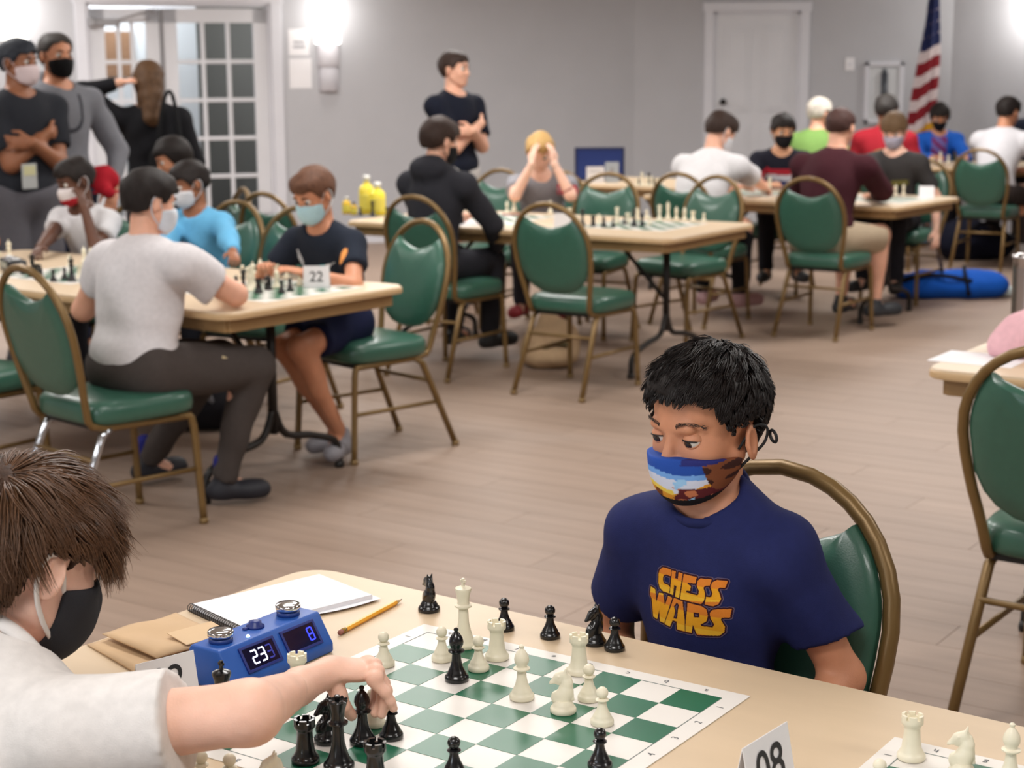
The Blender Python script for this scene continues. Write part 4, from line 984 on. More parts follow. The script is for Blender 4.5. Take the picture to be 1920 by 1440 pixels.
def bag(label, c, ang, z, lx, ly):
    t = thing('paper_bag', label, 'paper bag', (c[0], c[1], z), ang); 
    q = MB(); nx, ny = 14, 10; vs = []
    for k, zz in ((0, 0), (1, .006)):
        for i in range(nx):
            for j in range(ny):
                u, v = i/(nx-1)-.5, j/(ny-1)-.5; e = 1-max(abs(u), abs(v))*2; vs.append((u*lx, v*ly, .001+zz*min(1, e*5)*.7+k*(.0012+.0016*math.sin(u*9+v*5)+.0016)))
    g = lambda k, i, j: k*nx*ny+i*ny+j; fs = []
    for i in range(nx-1):
        for j in range(ny-1): fs += [(g(1, i, j), g(1, i+1, j), g(1, i+1, j+1), g(1, i, j+1)), (g(0, i, j), g(0, i, j+1), g(0, i+1, j+1), g(0, i+1, j))]
    for i in range(nx-1): fs += [(g(0, i, 0), g(0, i+1, 0), g(1, i+1, 0), g(1, i, 0)), (g(0, i, ny-1), g(1, i, ny-1), g(1, i+1, ny-1), g(0, i+1, ny-1))]
    for j in range(ny-1): fs += [(g(0, 0, j), g(1, 0, j), g(1, 0, j+1), g(0, 0, j+1)), (g(0, nx-1, j), g(0, nx-1, j+1), g(1, nx-1, j+1), g(1, nx-1, j))]
    q.add(vs, fs); q.build('sack', M_KR, t)
    q = MB(); q.box((lx*.2, -ly*.5+.026, .0105), (lx*.6, .05, .0012), np.array([[1, 0, 0], [0, .995, -.1], [0, .1, .995]])); q.build('folded_flap', mat('kraft_flap', (206, 176, 138), .75, .04, 14), t, False)
bag('flat brown paper bag on the table left of the clock, lower of two', (-.517, 2.303), math.radians(39), .7402, .13, .165)
bag('flat brown paper bag on the table left of the clock, upper of two', (-.502, 2.322), math.radians(44), .7545, .125, .145)
def tent_card(label, c, ang, s, lx, h, txt, half=.028, fs=.05, rot=False):
    t = thing('tent_card', label, 'place card', (c[0], c[1], .7402), ang)
    a = math.atan2(half/2, h); Lh = math.hypot(half/2, h)
    for q_ in (-1, 1):
        R = np.array([[1, 0, 0], [0, math.cos(q_*a), -math.sin(q_*a)], [0, math.sin(q_*a), math.cos(q_*a)]])
        q = MB(); q.box((0, q_*half/4, h/2+.0006), (lx, .0008, Lh), R); q.build('panel', M_PAPER, t, False)
    if txt:
        me = text_mesh(txt, fs, 'number'); a = math.atan2(h, half/2)
        me.transform(Matrix.Translation((0, -half/4-.0012, h/2+.001))@Matrix.Rotation(a, 4, 'X')); link('number', me, M_INK, t, False)
    return t
tent_card('white folded place card with 08 standing on the foreground table near the bottom edge', (.283, 1.793), math.radians(51.6), 1, .10, .075, '08', .03, .062)
tent_card('white folded place card with a black number beside the paper bag and clock', (-.458, 2.100), math.radians(40), 1, .085, .062, '02', .026, .05)
tent_card('small white folded place card with 22 at the corner of the left table', (-.745, 6.40), math.radians(-2), 1, .10, .085, '22', .03, .055)
tent_card('small white folded place card at the corner of the right table', (2.62, 10.62), math.radians(-20), 1, .095, .08, '', .03)
tent_card('small white folded place card by the score sheets on the middle table', (.27, 8.78), math.radians(-10), 1, .09, .08, '', .03)

# ------------------------------------------------------------------ background boards and men
def board_c(label, c, ang, g):
    R = rz(ang); o = V(c[0], c[1], 0)+R@V(-4*.0585, 4*.0585, 0); chess_board(label, o[:2], ang, .0585, False)
a1 = math.atan2(T1L[1], T1L[0])+math.pi; a2 = math.atan2(T2L[1], T2L[0])+math.pi; a3 = math.atan2(T3L[1], T3L[0])+math.pi
board_c('chess board on the left table, before the child with the red mask', (-1.78, 6.93), a1, 0)
board_c('chess board on the left table before the boy in the planet tee', (-.93, 6.36), a1, 0)
board_c('chess board at the right end of the crowded middle table', (.70, 8.94), a2, 0)
board_c('chess board on the middle table in front of the blond boy', (-.08, 9.45), a2, 0)
board_c('chess board on the right table before the boy with the grey mask', (2.33, 10.62), a3, 0)
board_c('chess board on the right table between the hunched person and the striped boy', (1.58, 11.20), a3, 0)
ORD = 'first second third fourth fifth sixth seventh eighth ninth tenth eleventh twelfth thirteenth fourteenth fifteenth sixteenth seventeenth eighteenth nineteenth'.split()
def crowd(pts, white, group, lab):
    ks = ['pawn', 'rook', 'bishop', 'pawn', 'knight', 'queen', 'pawn', 'bishop', 'king', 'pawn', 'rook']
    rank = {i: k for k, i in enumerate(sorted(range(len(pts)), key=lambda i: pts[i][0]/pts[i][1]))}
    for i, (x, y) in enumerate(pts): piece(ks[(i*5+int(white)*3) % 11], white, x, y, ORD[rank[i]]+' '+lab.replace('chess man', 'chess man from the left', 1), group, rng.uniform(0, 6), .7424, 14)
T2W = [(-.169, 10.02), (.02, 9.90), (-.021, 9.729), (.23, 9.75), (.329, 9.414), (.357, 8.982), (.475, 9.068), (.571, 9.028), (.63, 9.055), (.703, 9.36), (.754, 9.33), (.821, 9.28), (.864, 9.24), (.908, 9.22), (.949, 9.18), (.991, 9.15), (1.045, 9.10), (.739, 8.951), (.809, 9.15)]
T2B = [(.325, 8.89), (.38, 8.917), (.435, 8.882), (.489, 8.846), (.539, 8.842), (.608, 8.993), (.65, 8.864), (.695, 8.892)]
T2C = [(-.862, 9.656), (-.788, 9.60), (-.70, 9.56)]
T1Wa = [(-2.242, 7.35), (-2.198, 7.34), (-1.857, 7.284), (-1.819, 7.25), (-1.744, 6.761), (-1.893, 7.18)]
T1Wb = [(-1.086, 6.757), (-.991, 6.412), (-1.013, 6.76), (-.9, 6.407), (-.945, 6.72), (-.90, 6.70), (-.819, 6.468), (-.995, 6.333)]
T1Ba = [(-2.019, 6.923), (-1.954, 6.83), (-1.928, 6.79), (-1.901, 6.75), (-1.825, 6.661), (-1.795, 6.72), (-1.75, 6.657), (-1.70, 6.72)]
T1Bb = [(-1.054, 6.4), (-1.003, 6.256), (-.947, 6.253), (-.924, 6.345), (-.86, 6.248), (-.836, 6.308)]
crowd(T2W, True, 'ivory men on the middle table', 'ivory chess man standing on the middle table by the blond boy')
crowd(T2B, False, 'black men on the middle table', 'black chess man at the right end of the middle table')
crowd(T2C, False, 'black men by the bottles', 'black chess man beside the yellow bottles on the middle table')
crowd(T1Wa, True, 'ivory men at the left of the left table', 'ivory chess man on the left table left of the white tee')
crowd(T1Wb, True, 'ivory men at the right of the left table', 'ivory chess man on the left table right of the white tee')
crowd(T1Ba, False, 'black men at the left of the left table', 'black chess man on the left table left of the white tee')
crowd(T1Bb, False, 'black men at the right of the left table', 'black chess man on the left table right of the white tee')
crowd([(.90, 12.02), (.935, 12.0), (.97, 11.98), (1.0, 11.96), (1.035, 11.93), (1.07, 11.90)], True, 'ivory men on the corner table', 'ivory chess man lined up on the back corner table')
crowd([(.917, 12.06), (.985, 12.03), (1.016, 12.0)], False, 'black men on the corner table', 'black chess man lined up on the back corner table')
crowd([(1.71, 11.30), (1.745, 11.36)], True, 'ivory men by the hunched person', 'ivory chess man at the hand of the hunched person in white')
crowd([(2.297, 10.70), (2.381, 10.76), (2.48, 10.86), (2.54, 10.90)], True, 'ivory men on the right table', 'ivory chess man on the right table by the place card')
crowd([(3.65, 14.60), (3.714, 14.62), (3.774, 14.58)], True, 'ivory men on the far right table', 'ivory chess man in front of the person in the blue jacket')
def bottle(label, x, y, h, r, body, capc, lab=None, group=None):
    t = thing('bottle', label, 'bottle', (x, y, .7402), 0, group)
    q = MB(); q.lathe([(r*.9, 0), (r, .006), (r, h*.62), (r*.8, h*.72), (r*.36, h*.8), (r*.34, h*.86)], 20); q.build('bottle_body', mat('bottle_%d_%d_%d' % body, body, .3), t)
    q = MB(); q.lathe([(r*.44, h*.86), (r*.44, h*.985), (r*.36, h)], 16); q.build('cap', mat('bottle_%d_%d_%d' % capc, capc, .4), t)
    q = MB(); q.lathe([(r*1.01, h*.12), (r*1.012, h*.14), (r*1.012, h*.5), (r*1.01, h*.52)], 20); q.build('label_band', mat('bottle_label', (226, 212, 90), .5), t)
bottle('tall yellow bottle with white cap on the middle table, left of two', -.835, 9.78, .225, .045, (236, 214, 70), (236, 236, 232))
bottle('yellow bottle with white cap on the middle table, right of two', -.765, 9.70, .19, .045, (238, 218, 60), (238, 238, 234))
bottle('small yellow bottle with white top at the left end of the middle table, leftmost', -.955, 9.80, .10, .026, (220, 180, 40), (230, 230, 226))
bottle('small amber bottle with dark cap beside the tall yellow bottles', -.905, 9.72, .075, .02, (200, 160, 40), (30, 28, 26))
# papers
def flat(name, label, c, ang, sx, sy, m_, cat='paper', z=.7406, rows=0):
    q = MB(); q.box((0, 0, 0), (sx, sy, .0012)); o = q.build(name, m_, None, False); o.location = (c[0], c[1], z); o.rotation_euler = (0, 0, ang); tag(o, label, cat)
    for k in range(rows): p = MB(); p.box((0, sy*.38-k*sy*.76/max(1, rows-1), .0008), (sx*.8, sy*.02, .0002)); p.build('printed_line', M_GREY, o, False)
flat('score_sheet', 'pale green score sheet on the middle table before the blond boy', (-.02, 9.17), a2+.3, .21, .28, mat('pale_green_paper', (206, 220, 206), .7))
flat('score_sheet', 'white score sheet on the middle table left of the centre chair', (-.22, 9.12), a2-.2, .21, .28, M_PAPER)
flat('sheet_of_paper', 'white sheet of paper on the right-edge table beside the chair', (1.33, 4.70), math.radians(-34), .24, .20, M_PAPER)
q = MB(); q.tube([(-.07, 0, 0), (.07, 0, 0)], .005, 8); o = q.build('red_pen', mat('pen_red', (150, 30, 34), .4), None); o.location = (.02, 9.62, .7462); tag(o, 'dark red pen on the middle table in front of the blond boy', 'pen')
# black digital clock on the left table
t = thing('chess_clock', 'black digital chess clock at the far left of the left table', 'clock', (-2.10, 7.06, .7405), a1-.4)
q = MB(); q.box((0, 0, .025), (.17, .08, .05), None, .008); q.build('case', mat('black_case', (22, 22, 26), .4), t); q = MB(); q.box((0, -.0405, .028), (.12, .002, .026)); q.build('display', mat('lcd', (120, 130, 124), .3), t, False)
for sx in (-.055, .055): q = MB(); q.box((sx, 0, .053), (.04, .03, .008), None, .003); q.build('button', mat('pale_button', (205, 206, 208), .5), t)
# tumbler, pink bag
t = thing('steel_tumbler', 'tall ribbed stainless steel tumbler cut by the right edge', 'tumbler', (1.545, 4.98, .7402))
q = MB(); n = 48; a = np.arange(n)*2*math.pi/n
prof_ = [(.036, 0), (.046, .004), (.048, .03), (.050, .225), (.0505, .25), (.053, .256), (.053, .264), (.049, .266), (.046, .262), (.044, .05), (.02, .045)]
vs = []; 
for (r, z) in prof_: rr = r*(1+(.018*np.cos(a*12) if .02 < z < .24 and r > .045 else 0)); vs.append(np.c_[rr*np.cos(a), rr*np.sin(a), np.full(n, z)])
fs = [(i*n+k, i*n+(k+1) % n, (i+1)*n+(k+1) % n, (i+1)*n+k) for i in range(len(prof_)-1) for k in range(n)]+[tuple(range(n))[::-1], tuple((len(prof_)-1)*n+k for k in range(n))]
q.add(np.concatenate(vs), fs); q.build('wall', mat('brushed_steel', (190, 186, 186), .22, .04, 40, metal=1, stretch=(1, 1, .05)), t)
F = Fld(); F.wr = wrinkle(.006, 45, 5); F.ell((1.50, 4.74, .80), (.10, .09, .075), None, .03); F.ell((1.56, 4.70, .775), (.09, .08, .05), None, .03); F.ell((1.41, 4.74, .765), (.045, .05, .035), None, .04); F.cuts = [(V(0, 0, .741), V(0, 0, -1))]
t = thing('pink_bag', 'crumpled pink cloth bag with a pale lining on the right-edge table', 'bag', (1.5, 4.74, .7402)); obj_from('pouch', [F.surf(.006)], (1.5, 4.74, .7402), cloth('pink', (228, 180, 188)), t)
q = MB(); q.tube(spline([(-.12, 0, .03), (-.095, -.01, .075), (-.04, -.03, .11), (.02, -.05, .10)], 14), [.006, .012, .014, .012]+[.01]*10, 8); q.build('lining_edge', cloth('pale_lining', (196, 186, 190)), t)
# display board and signs on the corner table
t = thing('display_board', 'blue cloth-covered display board standing on the back corner table', 'board', (.665, 12.62, .7402), -.02)
q = MB(); q.box((0, 0, .122), (.34, .02, .225), None, .002); q.build('panel', mat('royal_blue_cloth', (16, 44, 112), .7, .04, 40), t, False)
q = MB()
for (x, z, a_, b_) in ((0, .24, .37, .016), (0, .008, .37, .016), (-.178, .124, .016, .24), (.178, .124, .016, .24)): q.box((x, 0, z), (a_, .03, b_), None, .003)
q.build('frame', mat('navy_frame', (20, 30, 66), .5), t, False)
def stand_sign(label, x, y, w, h, m_, rows):
    t = thing('sign_card', label, 'sign', (x, y, .7402), 0); q = MB(); q.box((0, 0, h/2), (w, .006, h)); q.build('card', m_, t, False); q = MB(); q.box((0, .03, .02), (w*.6, .06, .004)); q.build('foot', m_, t, False)
    for (z, a_, b_) in rows: q = MB(); q.box((0, -.0036, z), (a_, .001, b_)); q.build('printed_mark', M_GREY, t, False)
stand_sign('white sign card in front of the blue display board, left of two', .62, 12.35, .13, .12, M_PAPER, ((.085, .08, .006),))
stand_sign('grey sign card with printed mark before the blue display board, right of two', .745, 12.40, .10, .15, mat('grey_card', (170, 178, 186), .6), ((.085, .025, .05), (.04, .06, .006)))
# things on the floor
F = Fld(); F.wr = wrinkle(.006, 30, 3)
for (x, y) in ((2.76, 11.45), (2.95, 11.48), (3.12, 11.46), (3.25, 11.47)): F.ell((x, y, .085), (.17, .16, .095), None, .08)
F.cuts = [(V(0, 0, .003), V(0, 0, -1))]
t = thing('duffel_bag', 'bright blue bag lying on the floor by the right table', 'bag', (3.0, 11.46, 0)); obj_from('bag_body', [F.surf(.01)], (3, 11.46, 0), cloth('bag_blue', (20, 84, 180)), t)
q = MB(); q.tube(spline([(-.42, -.1, .07), (-.3, -.13, .15), (-.1, -.15, .17), (.12, -.15, .13)], 16), .016, 6); q.tube(spline([(.10, -.17, .03), (.08, -.12, .17), (.12, .05, .19), (.18, .15, .08)], 14), .03, 6, flat=.4); q.build('strap', cloth('strap_black', (22, 22, 26)), t)
t = thing('water_bottle', 'clear plastic water bottle lying on the floor at the end of the blue bag', 'bottle', (3.46, 11.5, .035), .2)
q = MB(); Rx = np.array([[0, 0, 1], [0, 1, 0], [-1, 0, 0]]); q.lathe([(.028, 0), (.034, .01), (.034, .13), (.02, .17), (.013, .18), (.013, .2)], 16, (-.08, 0, 0), Rx); q.build('bottle_body', mat('bottle_clear', (200, 212, 212), .2), t)
q = MB(); q.lathe([(.016, .2), (.016, .22), (.012, .222)], 14, (-.08, 0, 0), Rx); q.build('cap', M_PAPER, t)
def soft(name, label, cat, blobs, col, vox=.012, seed=1, amp=.008, fr=28):
    F = Fld(); F.wr = wrinkle(amp, fr, seed); c = np.mean([b[0] for b in blobs], 0); c[2] = 0
    for (p, r) in blobs: F.ell(V(*p), V(*r), None, .06)
    F.cuts = [(V(0, 0, .003), V(0, 0, -1))]
    t = thing(name, label, cat, tuple(c)); obj_from('bag_body', [F.surf(vox)], c, cloth('%d_%d_%d' % col, col), t); return t
t = soft('backpack', 'dark navy backpack on the floor under the far right chair', 'bag', [((3.72, 13.75, .16), (.26, .16, .18)), ((3.95, 13.8, .12), (.2, .15, .13))], (20, 22, 38))
q = MB(); q.tube(spline([(-.2, -.15, .1), (-.1, -.19, .28), (.1, -.17, .3), (.2, -.15, .1)], 12), .015, 6); q.build('strap', cloth('strap_black', (22, 22, 26)), t)
t = soft('plush_bag', 'lumpy beige bag on the floor under the middle table', 'bag', [((.14, 8.86, .10), (.09, .1, .11)), ((.27, 8.90, .13), (.10, .1, .12)), ((.21, 8.80, .06), (.14, .12, .07)), ((.20, 8.95, .22), (.06, .06, .07))], (178, 150, 118), .009, 4)
q = MB(); q.tube(spline([(-.05, -.14, .10), (.02, -.15, .14), (.09, -.13, .13)], 10), .012, 6); q.build('dark_trim', cloth('trim_olive', (86, 80, 56)), t)
t = soft('black_backpack', 'black backpack on the floor under the left table', 'bag', [((-1.45, 7.35, .18), (.2, .14, .2)), ((-1.35, 7.32, .1), (.18, .14, .11))], (24, 22, 26))
q = MB(); q.tube(spline([(-.1, -.13, .12), (0, -.17, .3), (.1, -.13, .12)], 10), .014, 6); q.build('strap', cloth('strap_grey', (120, 120, 124)), t)
# ------------------------------------------------------------------ prints laid on cloth
from mathutils.bvhtree import BVHTree
def decal(P, name, mats, origin, R, Wd, Ht, res, func, off=.0012, smooth=True):
    """a flat print: cells of a fine grid dropped onto the shirt along the print's normal. R columns: right, out, up"""
    me = P['shirt'].data; bv = BVHTree.FromPolygons([v.co[:] for v in me.vertices], [p.vertices[:] for p in me.polygons]); o = np.asarray(origin, float)-P['org']
    nu, nv = int(Wd/res)+1, int(Ht/res)+1; vs = []; idx = -np.ones((nu, nv), int)
    uc = (np.arange(nu-1)+.5)*res-Wd/2; vc = (np.arange(nv-1)+.5)*res-Ht/2; U, Vv = np.meshgrid(uc, vc, indexing='ij'); M = func(U, Vv)
    need = np.zeros((nu, nv), bool); k = M >= 0
    for a in (0, 1):
        for b in (0, 1): need[a:nu-1+a, b:nv-1+b] |= k
    dr = Vector(-R[:, 1])
    for i, j in np.argwhere(need):
        p = o+R[:, 0]*(i*res-Wd/2)+R[:, 2]*(j*res-Ht/2)+R[:, 1]*.25
        h = bv.ray_cast(Vector(p), dr)
        if h[0] is not None: idx[i, j] = len(vs); vs.append((np.array(h[0])+R[:, 1]*off).tolist())
    fs = []; mi = []
    for i, j in np.argwhere(k):
        q = (idx[i, j], idx[i+1, j], idx[i+1, j+1], idx[i, j+1])
        if min(q) >= 0: fs.append(q); mi.append(int(M[i, j]))
    if not fs: return None
    m = bpy.data.meshes.new(name); m.from_pydata(vs, [], fs); ob = link(name, m, mats, P['root'], smooth); m.polygons.foreach_set('material_index', mi); return ob
def chest(P, side=0): return np.c_[-P['r0'], P['f2'][:, 1], P['u2']]

# ------------------------------------------------------------------ people in the hall
BK = ('short', 'black', (24, 21, 21), .045); BR = ('short', 'brown', (62, 44, 34), .05)
pc = person('broad child seen from behind in a plain white tee, playing at the left table', 1.42, (-1.31, 5.76), (.60, .80), lean=9, look=(.80, .58, -.22), skn='fair',
       hair=('short', 'black', (34, 28, 26), .06), shirt=((214, 210, 212), .62, 'tee'), legs=((72, 65, 62), 1), g=1.32, hands=((-1.42, 6.16, .775), (-1.02, 6.04, .775)), pole=(None, (.9, -.6, -.35)),
       mask=(206, 212, 220), shoes=(30, 30, 38), legdir=(.9, .42), knees=((-1.10, 6.22, .50), (-.93, 6.0, .51)), feet=((-1.41, 6.30, .09), (-1.06, 5.98, .09)), sock=(40, 44, 120), wr=.008)
pd = person('dark-skinned child resting a hand on a red and white mask at the left table', 1.32, (-1.96, 7.98), (-.45, -.89), lean=14, look=(-.75, -.62, -.35), skn='dark',
       hair=BK, shirt=((206, 204, 206), .55, 'tee'), legs=((40, 40, 46), 1), hands=((-1.945, 7.69, .945), (-2.12, 7.5, .775)), pole=((.3, -.3, -1), None), mask=(216, 208, 208), band=(176, 40, 48))
pe = person('child in a light blue long-sleeved top at the far side of the left table', 1.28, (-1.42, 7.88), (-.45, -.89), lean=12, look=(-.80, -.52, -.32), skn='brown',
       hair=BK, shirt=((104, 174, 214), 1.9, 'tee'), legs=((40, 42, 50), 1), hands=((-1.22, 7.36, .775), (-1.55, 7.48, .775)), mask=(206, 206, 210))
pf = person('boy in a navy planet-print tee and pale blue surgical mask at the left table', 1.35, (-.69, 6.86), (-.60, -.80), lean=16, look=(-.58, -.66, -.42), skn='tan',
       hair=('short', 'auburn', (92, 62, 46), .05), shirt=((30, 36, 48), .62, 'tee'), legs=((22, 28, 58), .72), hands=((-.80, 6.47, .79), (-.99, 6.66, .785)), pole=((.8, -.2, -.5), (-.5, .2, -.6)),
       mask=(176, 212, 222), strapc=(226, 228, 230), shoes=(140, 138, 144), legdir=(-.45, -.89), knees=((-.83, 6.46, .50), (-.92, 6.66, .47)), feet=((-.69, 6.66, .10), (-.73, 6.82, .09)))
R = chest(pf); M_TEAL = cloth('print_teal', (70, 176, 186)); M_ORG = cloth('print_orange', (226, 150, 80)); M_WHT = cloth('print_white', (205, 210, 216))
decal(pf, 'chest_print', [M_TEAL, M_WHT], pf['N']-pf['u2']*.13+pf['r0']*-.02, R, .2, .12, .004, lambda u, v: np.where(np.abs(v-.35*u) < .016*(1-np.abs(u)/.08), np.where(u > .03, 1, 0), -1))
decal(pf, 'sleeve_print', [M_ORG], pf['Sh'][0]+(pf['EW'][0][0]-pf['Sh'][0])*.3, np.c_[nrm(V(.8, -.6, 0)), nrm(V(-.6, -.8, .1)), V(0, 0, 1)], .08, .09, .004, lambda u, v: np.where((u/.02)**2+(v/.032)**2 < 1, 0, -1))
decal(pf, 'chest_print', [M_WHT], pf['N']-pf['u2']*.12+pf['r0']*.085, R, .08, .12, .004, lambda u, v: np.where((np.abs(u+.2*v) < .01+.006*np.sin(v*90)), 0, -1))
pg = person('standing person in a dark polo and grey shorts, arms crossed, at the left edge', 1.76, (-2.61, 9.02), (.75, -.66), False, 2, (.93, -.34, -.06), 'brown',
       ('short', 'slate', (48, 52, 60), .045), ((38, 40, 46), .72, 'polo'), ((94, 92, 98), .98), 1.12, mask=(222, 204, 206), shoes=(60, 60, 64), **crossed((-2.61, 9.02), (.75, -.66), 1.25))
q = MB(); q.box((0, 0, 0), (.09, .006, .13), None, .003); o = q.build('id_badge', mat('badge', (176, 178, 176), .35), pg['root'], False); o.location = V(-2.51, 8.82, 1.03)-pg['org']; o.rotation_euler = (0, 0, .85)
q = MB(); q.box((0, -.004, .03), (.07, .002, .05)); q.build('badge_card', mat('badge_card', (196, 192, 150), .6), o, False)
ph = person('standing man in a grey hooded pullover and black mask near the double door', 1.80, (-2.49, 9.38), (.72, -.69), False, 0, (.74, -.64, -.04), 'tan',
       ('buzz', 'greying', (62, 58, 56), .035), ((116, 117, 123), 1.9, 'hood'), ((36, 42, 64), 1), 1.06, ((-2.22, 9.42, .92), None), ((.4, .6, -.4), None), mask=(18, 18, 20), shoes=(50, 48, 48))
R = chest(ph)
decal(ph, 'drawcord', [cloth('cord_dark', (52, 52, 58))], ph['N']-ph['u2']*.13, R, .24, .26, .006, lambda u, v: np.where((np.abs(np.hypot(u/.075, np.minimum(v+.02, 0)/.08)-1) < .13) & (np.abs(u) < .1) & (v < .1), 0, -1))
t = thing('baseball_cap', 'red cloth cap held at the side of the man in grey', 'cap', (-2.24, 9.30, .99)); F = Fld(); F.wr = wrinkle(.006, 50, 9); F.ell((-2.24, 9.30, .99), (.085, .06, .075), None, .02); F.cap((-2.24, 9.26, .94), (-2.20, 9.22, .92), .035, k=.03); obj_from('crown', [F.surf(.009)], (-2.24, 9.30, .99), cloth('cap_red', (168, 28, 42)), t)
q = MB(); q.box((.02, -.03, -.075), (.13, .09, .012), None, .004); q.build('brim', cloth('cap_red', (168, 28, 42)), t, False)
pi_ = person('standing woman in black with long brown hair, raising an arm at the double door', 1.64, (-2.19, 10.35), (-.25, .97), False, 0, (-.3, .95, -.05), 'fair',
       ('long', 'chestnut', (84, 60, 40), .05), ((20, 20, 24), 1.88, 'top'), ((24, 24, 30), 1), 1.0, ((-2.34, 10.28, 1.50), None), ((-1, -.2, -.15), None), shoes=(30, 30, 30), eyesb=False)
t = thing('handbag', 'black shoulder bag hanging at the back of the woman in black', 'bag', (-2.03, 10.12, 1.0)); F = Fld(); F.wr = wrinkle(.006, 30, 8); F.ell((-2.03, 10.10, 1.02), (.13, .07, .14), None, .02); obj_from('bag_body', [F.surf(.012)], (-2.03, 10.12, 1.0), cloth('bag_black', (18, 18, 20)), t)
q = MB(); q.tube(spline([(-.08, .0, .12), (-.03, .03, .40), (.0, .14, .42), (.06, .06, .12)], 16), .012, 6); q.build('strap', cloth('bag_black', (18, 18, 20)), t)
pv = person('dark-haired child in black sitting beyond the light blue top, by the door', 1.40, (-1.70, 8.95), (-.85, -.5), lean=8, look=(-.88, -.45, -.35), skn='tan', hair=('wrap', 'black', (24, 21, 21), .07), shirt=((26, 26, 32), 1.9, 'tee'), legs=((30, 30, 36), 1))
pj = person('standing man in a navy polo and pale shorts, arms crossed against the wall', 1.70, (-.37, 11.25), (.78, -.62), False, 0, (.90, -.42, .0), 'fair',
       ('short', 'brown', (54, 40, 34), .035), ((20, 24, 38), .75, 'polo'), ((204, 200, 197), .98), 1.08, shoes=(60, 60, 64), **crossed((-.37, 11.25), (.78, -.62), 1.215))
pk = person('teenager in a dark grey hoodie seen from behind at the middle table', 1.60, (-.41, 8.74), (.557, .83), lean=6, look=(.80, .58, -.22), skn='fair',
       hair=('short', 'brown', (58, 42, 34), .07), shirt=((46, 46, 52), 1.92, 'hood'), legs=((38, 38, 44), 1), hands=((-.25, 9.12, .775), (-.07, 8.97, .62)), pole=(None, (.8, -.5, -.5)), mask=(28, 28, 30), shoes=(24, 24, 26))
pl = person('blond boy in a grey tee holding his face in both hands at the middle table', 1.40, (.20, 10.17), (-.12, -.99), lean=20, look=(-.08, -.86, -.50), skn='pale',
       hair=('short', 'blond', (186, 150, 96), .07), shirt=((140, 139, 145), .6, 'tee'), legs=((60, 60, 70), 1), hands=((.255, 9.81, 1.02), (.125, 9.80, 1.02)), pole=((.5, -.5, -1), (-.5, -.5, -1)), shoes=(150, 40, 48),
       palm=((V(-.15, .25, 1), V(.8, -.6, .1)), (V(.15, .25, 1), V(-.8, -.6, .1))), curl=.35)
q = MB(); E, T = pl['EW'][0]; q.tube([T+(E-T)*.80, T+(E-T)*.95], .034, 12); o = q.build('wristband', cloth('wristband_red', (112, 20, 30)), pl['root']); o.location = -pl['org']
decal(pl, 'sleeve_print', [cloth('print_red', (190, 50, 70))], pl['Sh'][0]+V(0, 0, -.02), np.c_[V(1, 0, 0), V(0, -1, 0), V(0, 0, 1)], .12, .1, .006, lambda u, v: np.where(np.abs(v) < .03, 0, -1))
pm_ = person('hunched person in a white tee with brown hair at the right table', 1.72, (1.12, 10.42), (.62, .78), lean=28, look=(.72, .46, -.55), skn='fair',
       hair=('short', 'brown', (60, 42, 34), .06), shirt=((220, 218, 220), .8, 'tee'), legs=((28, 28, 32), 1), g=1.1, hands=((1.45, 11.02, .79), (1.66, 10.98, .79)), pole=(None, (.8, -.6, -.5)), mask=(206, 208, 212), shoes=(190, 150, 152))
pn = person('boy in a navy top with red, white and blue stripes and a black mask', 1.47, (1.90, 11.90), (-.08, -1), lean=12, look=(.14, -.92, -.30), skn='olive',
       hair=('short', 'black', (22, 20, 20), .06), shirt=((28, 28, 40), 1.7, 'tee'), legs=((24, 24, 30), 1), mask=(20, 20, 24), hands=((2.05, 11.45, .78), (1.75, 11.45, .78)),
       stripes=((-.13, -.085, (166, 38, 52)), (-.17, -.13, (208, 208, 216)), (-.235, -.17, (34, 48, 104)), (-.30, -.235, (150, 34, 46))))
po = person('white-haired person in a lime green shirt with back turned', 1.66, (2.35, 13.3), (.55, .83), lean=14, look=(.80, .58, -.15), skn='fair', hair=('short', 'white', (206, 198, 186), .05), shirt=((122, 158, 86), .8, 'tee'), legs=((60, 60, 70), 1), g=1.1, eyesb=False)
pp = person('man in a maroon top and khaki shorts seen from behind at the right table', 1.69, (1.85, 9.98), (.58, .81), lean=18, look=(.52, .80, -.28), skn='fair', hair=('buzz', 'auburn2', (74, 52, 48), .03),
       shirt=((62, 26, 34), 1.75, 'tee'), legs=((178, 160, 136), .92), g=1.16, hands=((1.95, 10.62, .78), (2.25, 10.42, .78)), shoes=(44, 46, 50), legdir=(.75, .66), pole=(None, (.8, -.4, -.6)))
pq = person('dark-haired person in a red shirt with back turned, below the framed cabinet', 1.69, (2.92, 13.28), (.35, .94), lean=10, look=(.45, .88, -.1), skn='brown', hair=('short', 'slate2', (56, 52, 50), .05), shirt=((156, 32, 44), .9, 'tee'), legs=((50, 50, 60), 1), eyesb=False)
pr = person('boy in a charcoal tee and grey mask, one arm hanging, at the right table', 1.50, (2.59, 11.30), (-.50, -.87), lean=10, look=(-.42, -.78, -.42), skn='pale', hair=('bowl', 'lightbrown', (98, 76, 54), .06),
       shirt=((58, 56, 56), .75, 'tee'), legs=((34, 34, 40), 1), hands=((2.81, 11.10, .50), (2.40, 10.86, .80)), pole=((.5, .4, .1), None), mask=(164, 160, 176), shoes=(30, 30, 32))
decal(pr, 'chest_print', [cloth('print_olive', (128, 122, 60))], pr['N']-pr['u2']*.17-pr['r0']*.06, chest(pr), .14, .06, .006, lambda u, v: np.where((np.abs(v) < .016) & (np.abs(u) < .05) & (np.sin(u*260) > -.6), 0, -1))
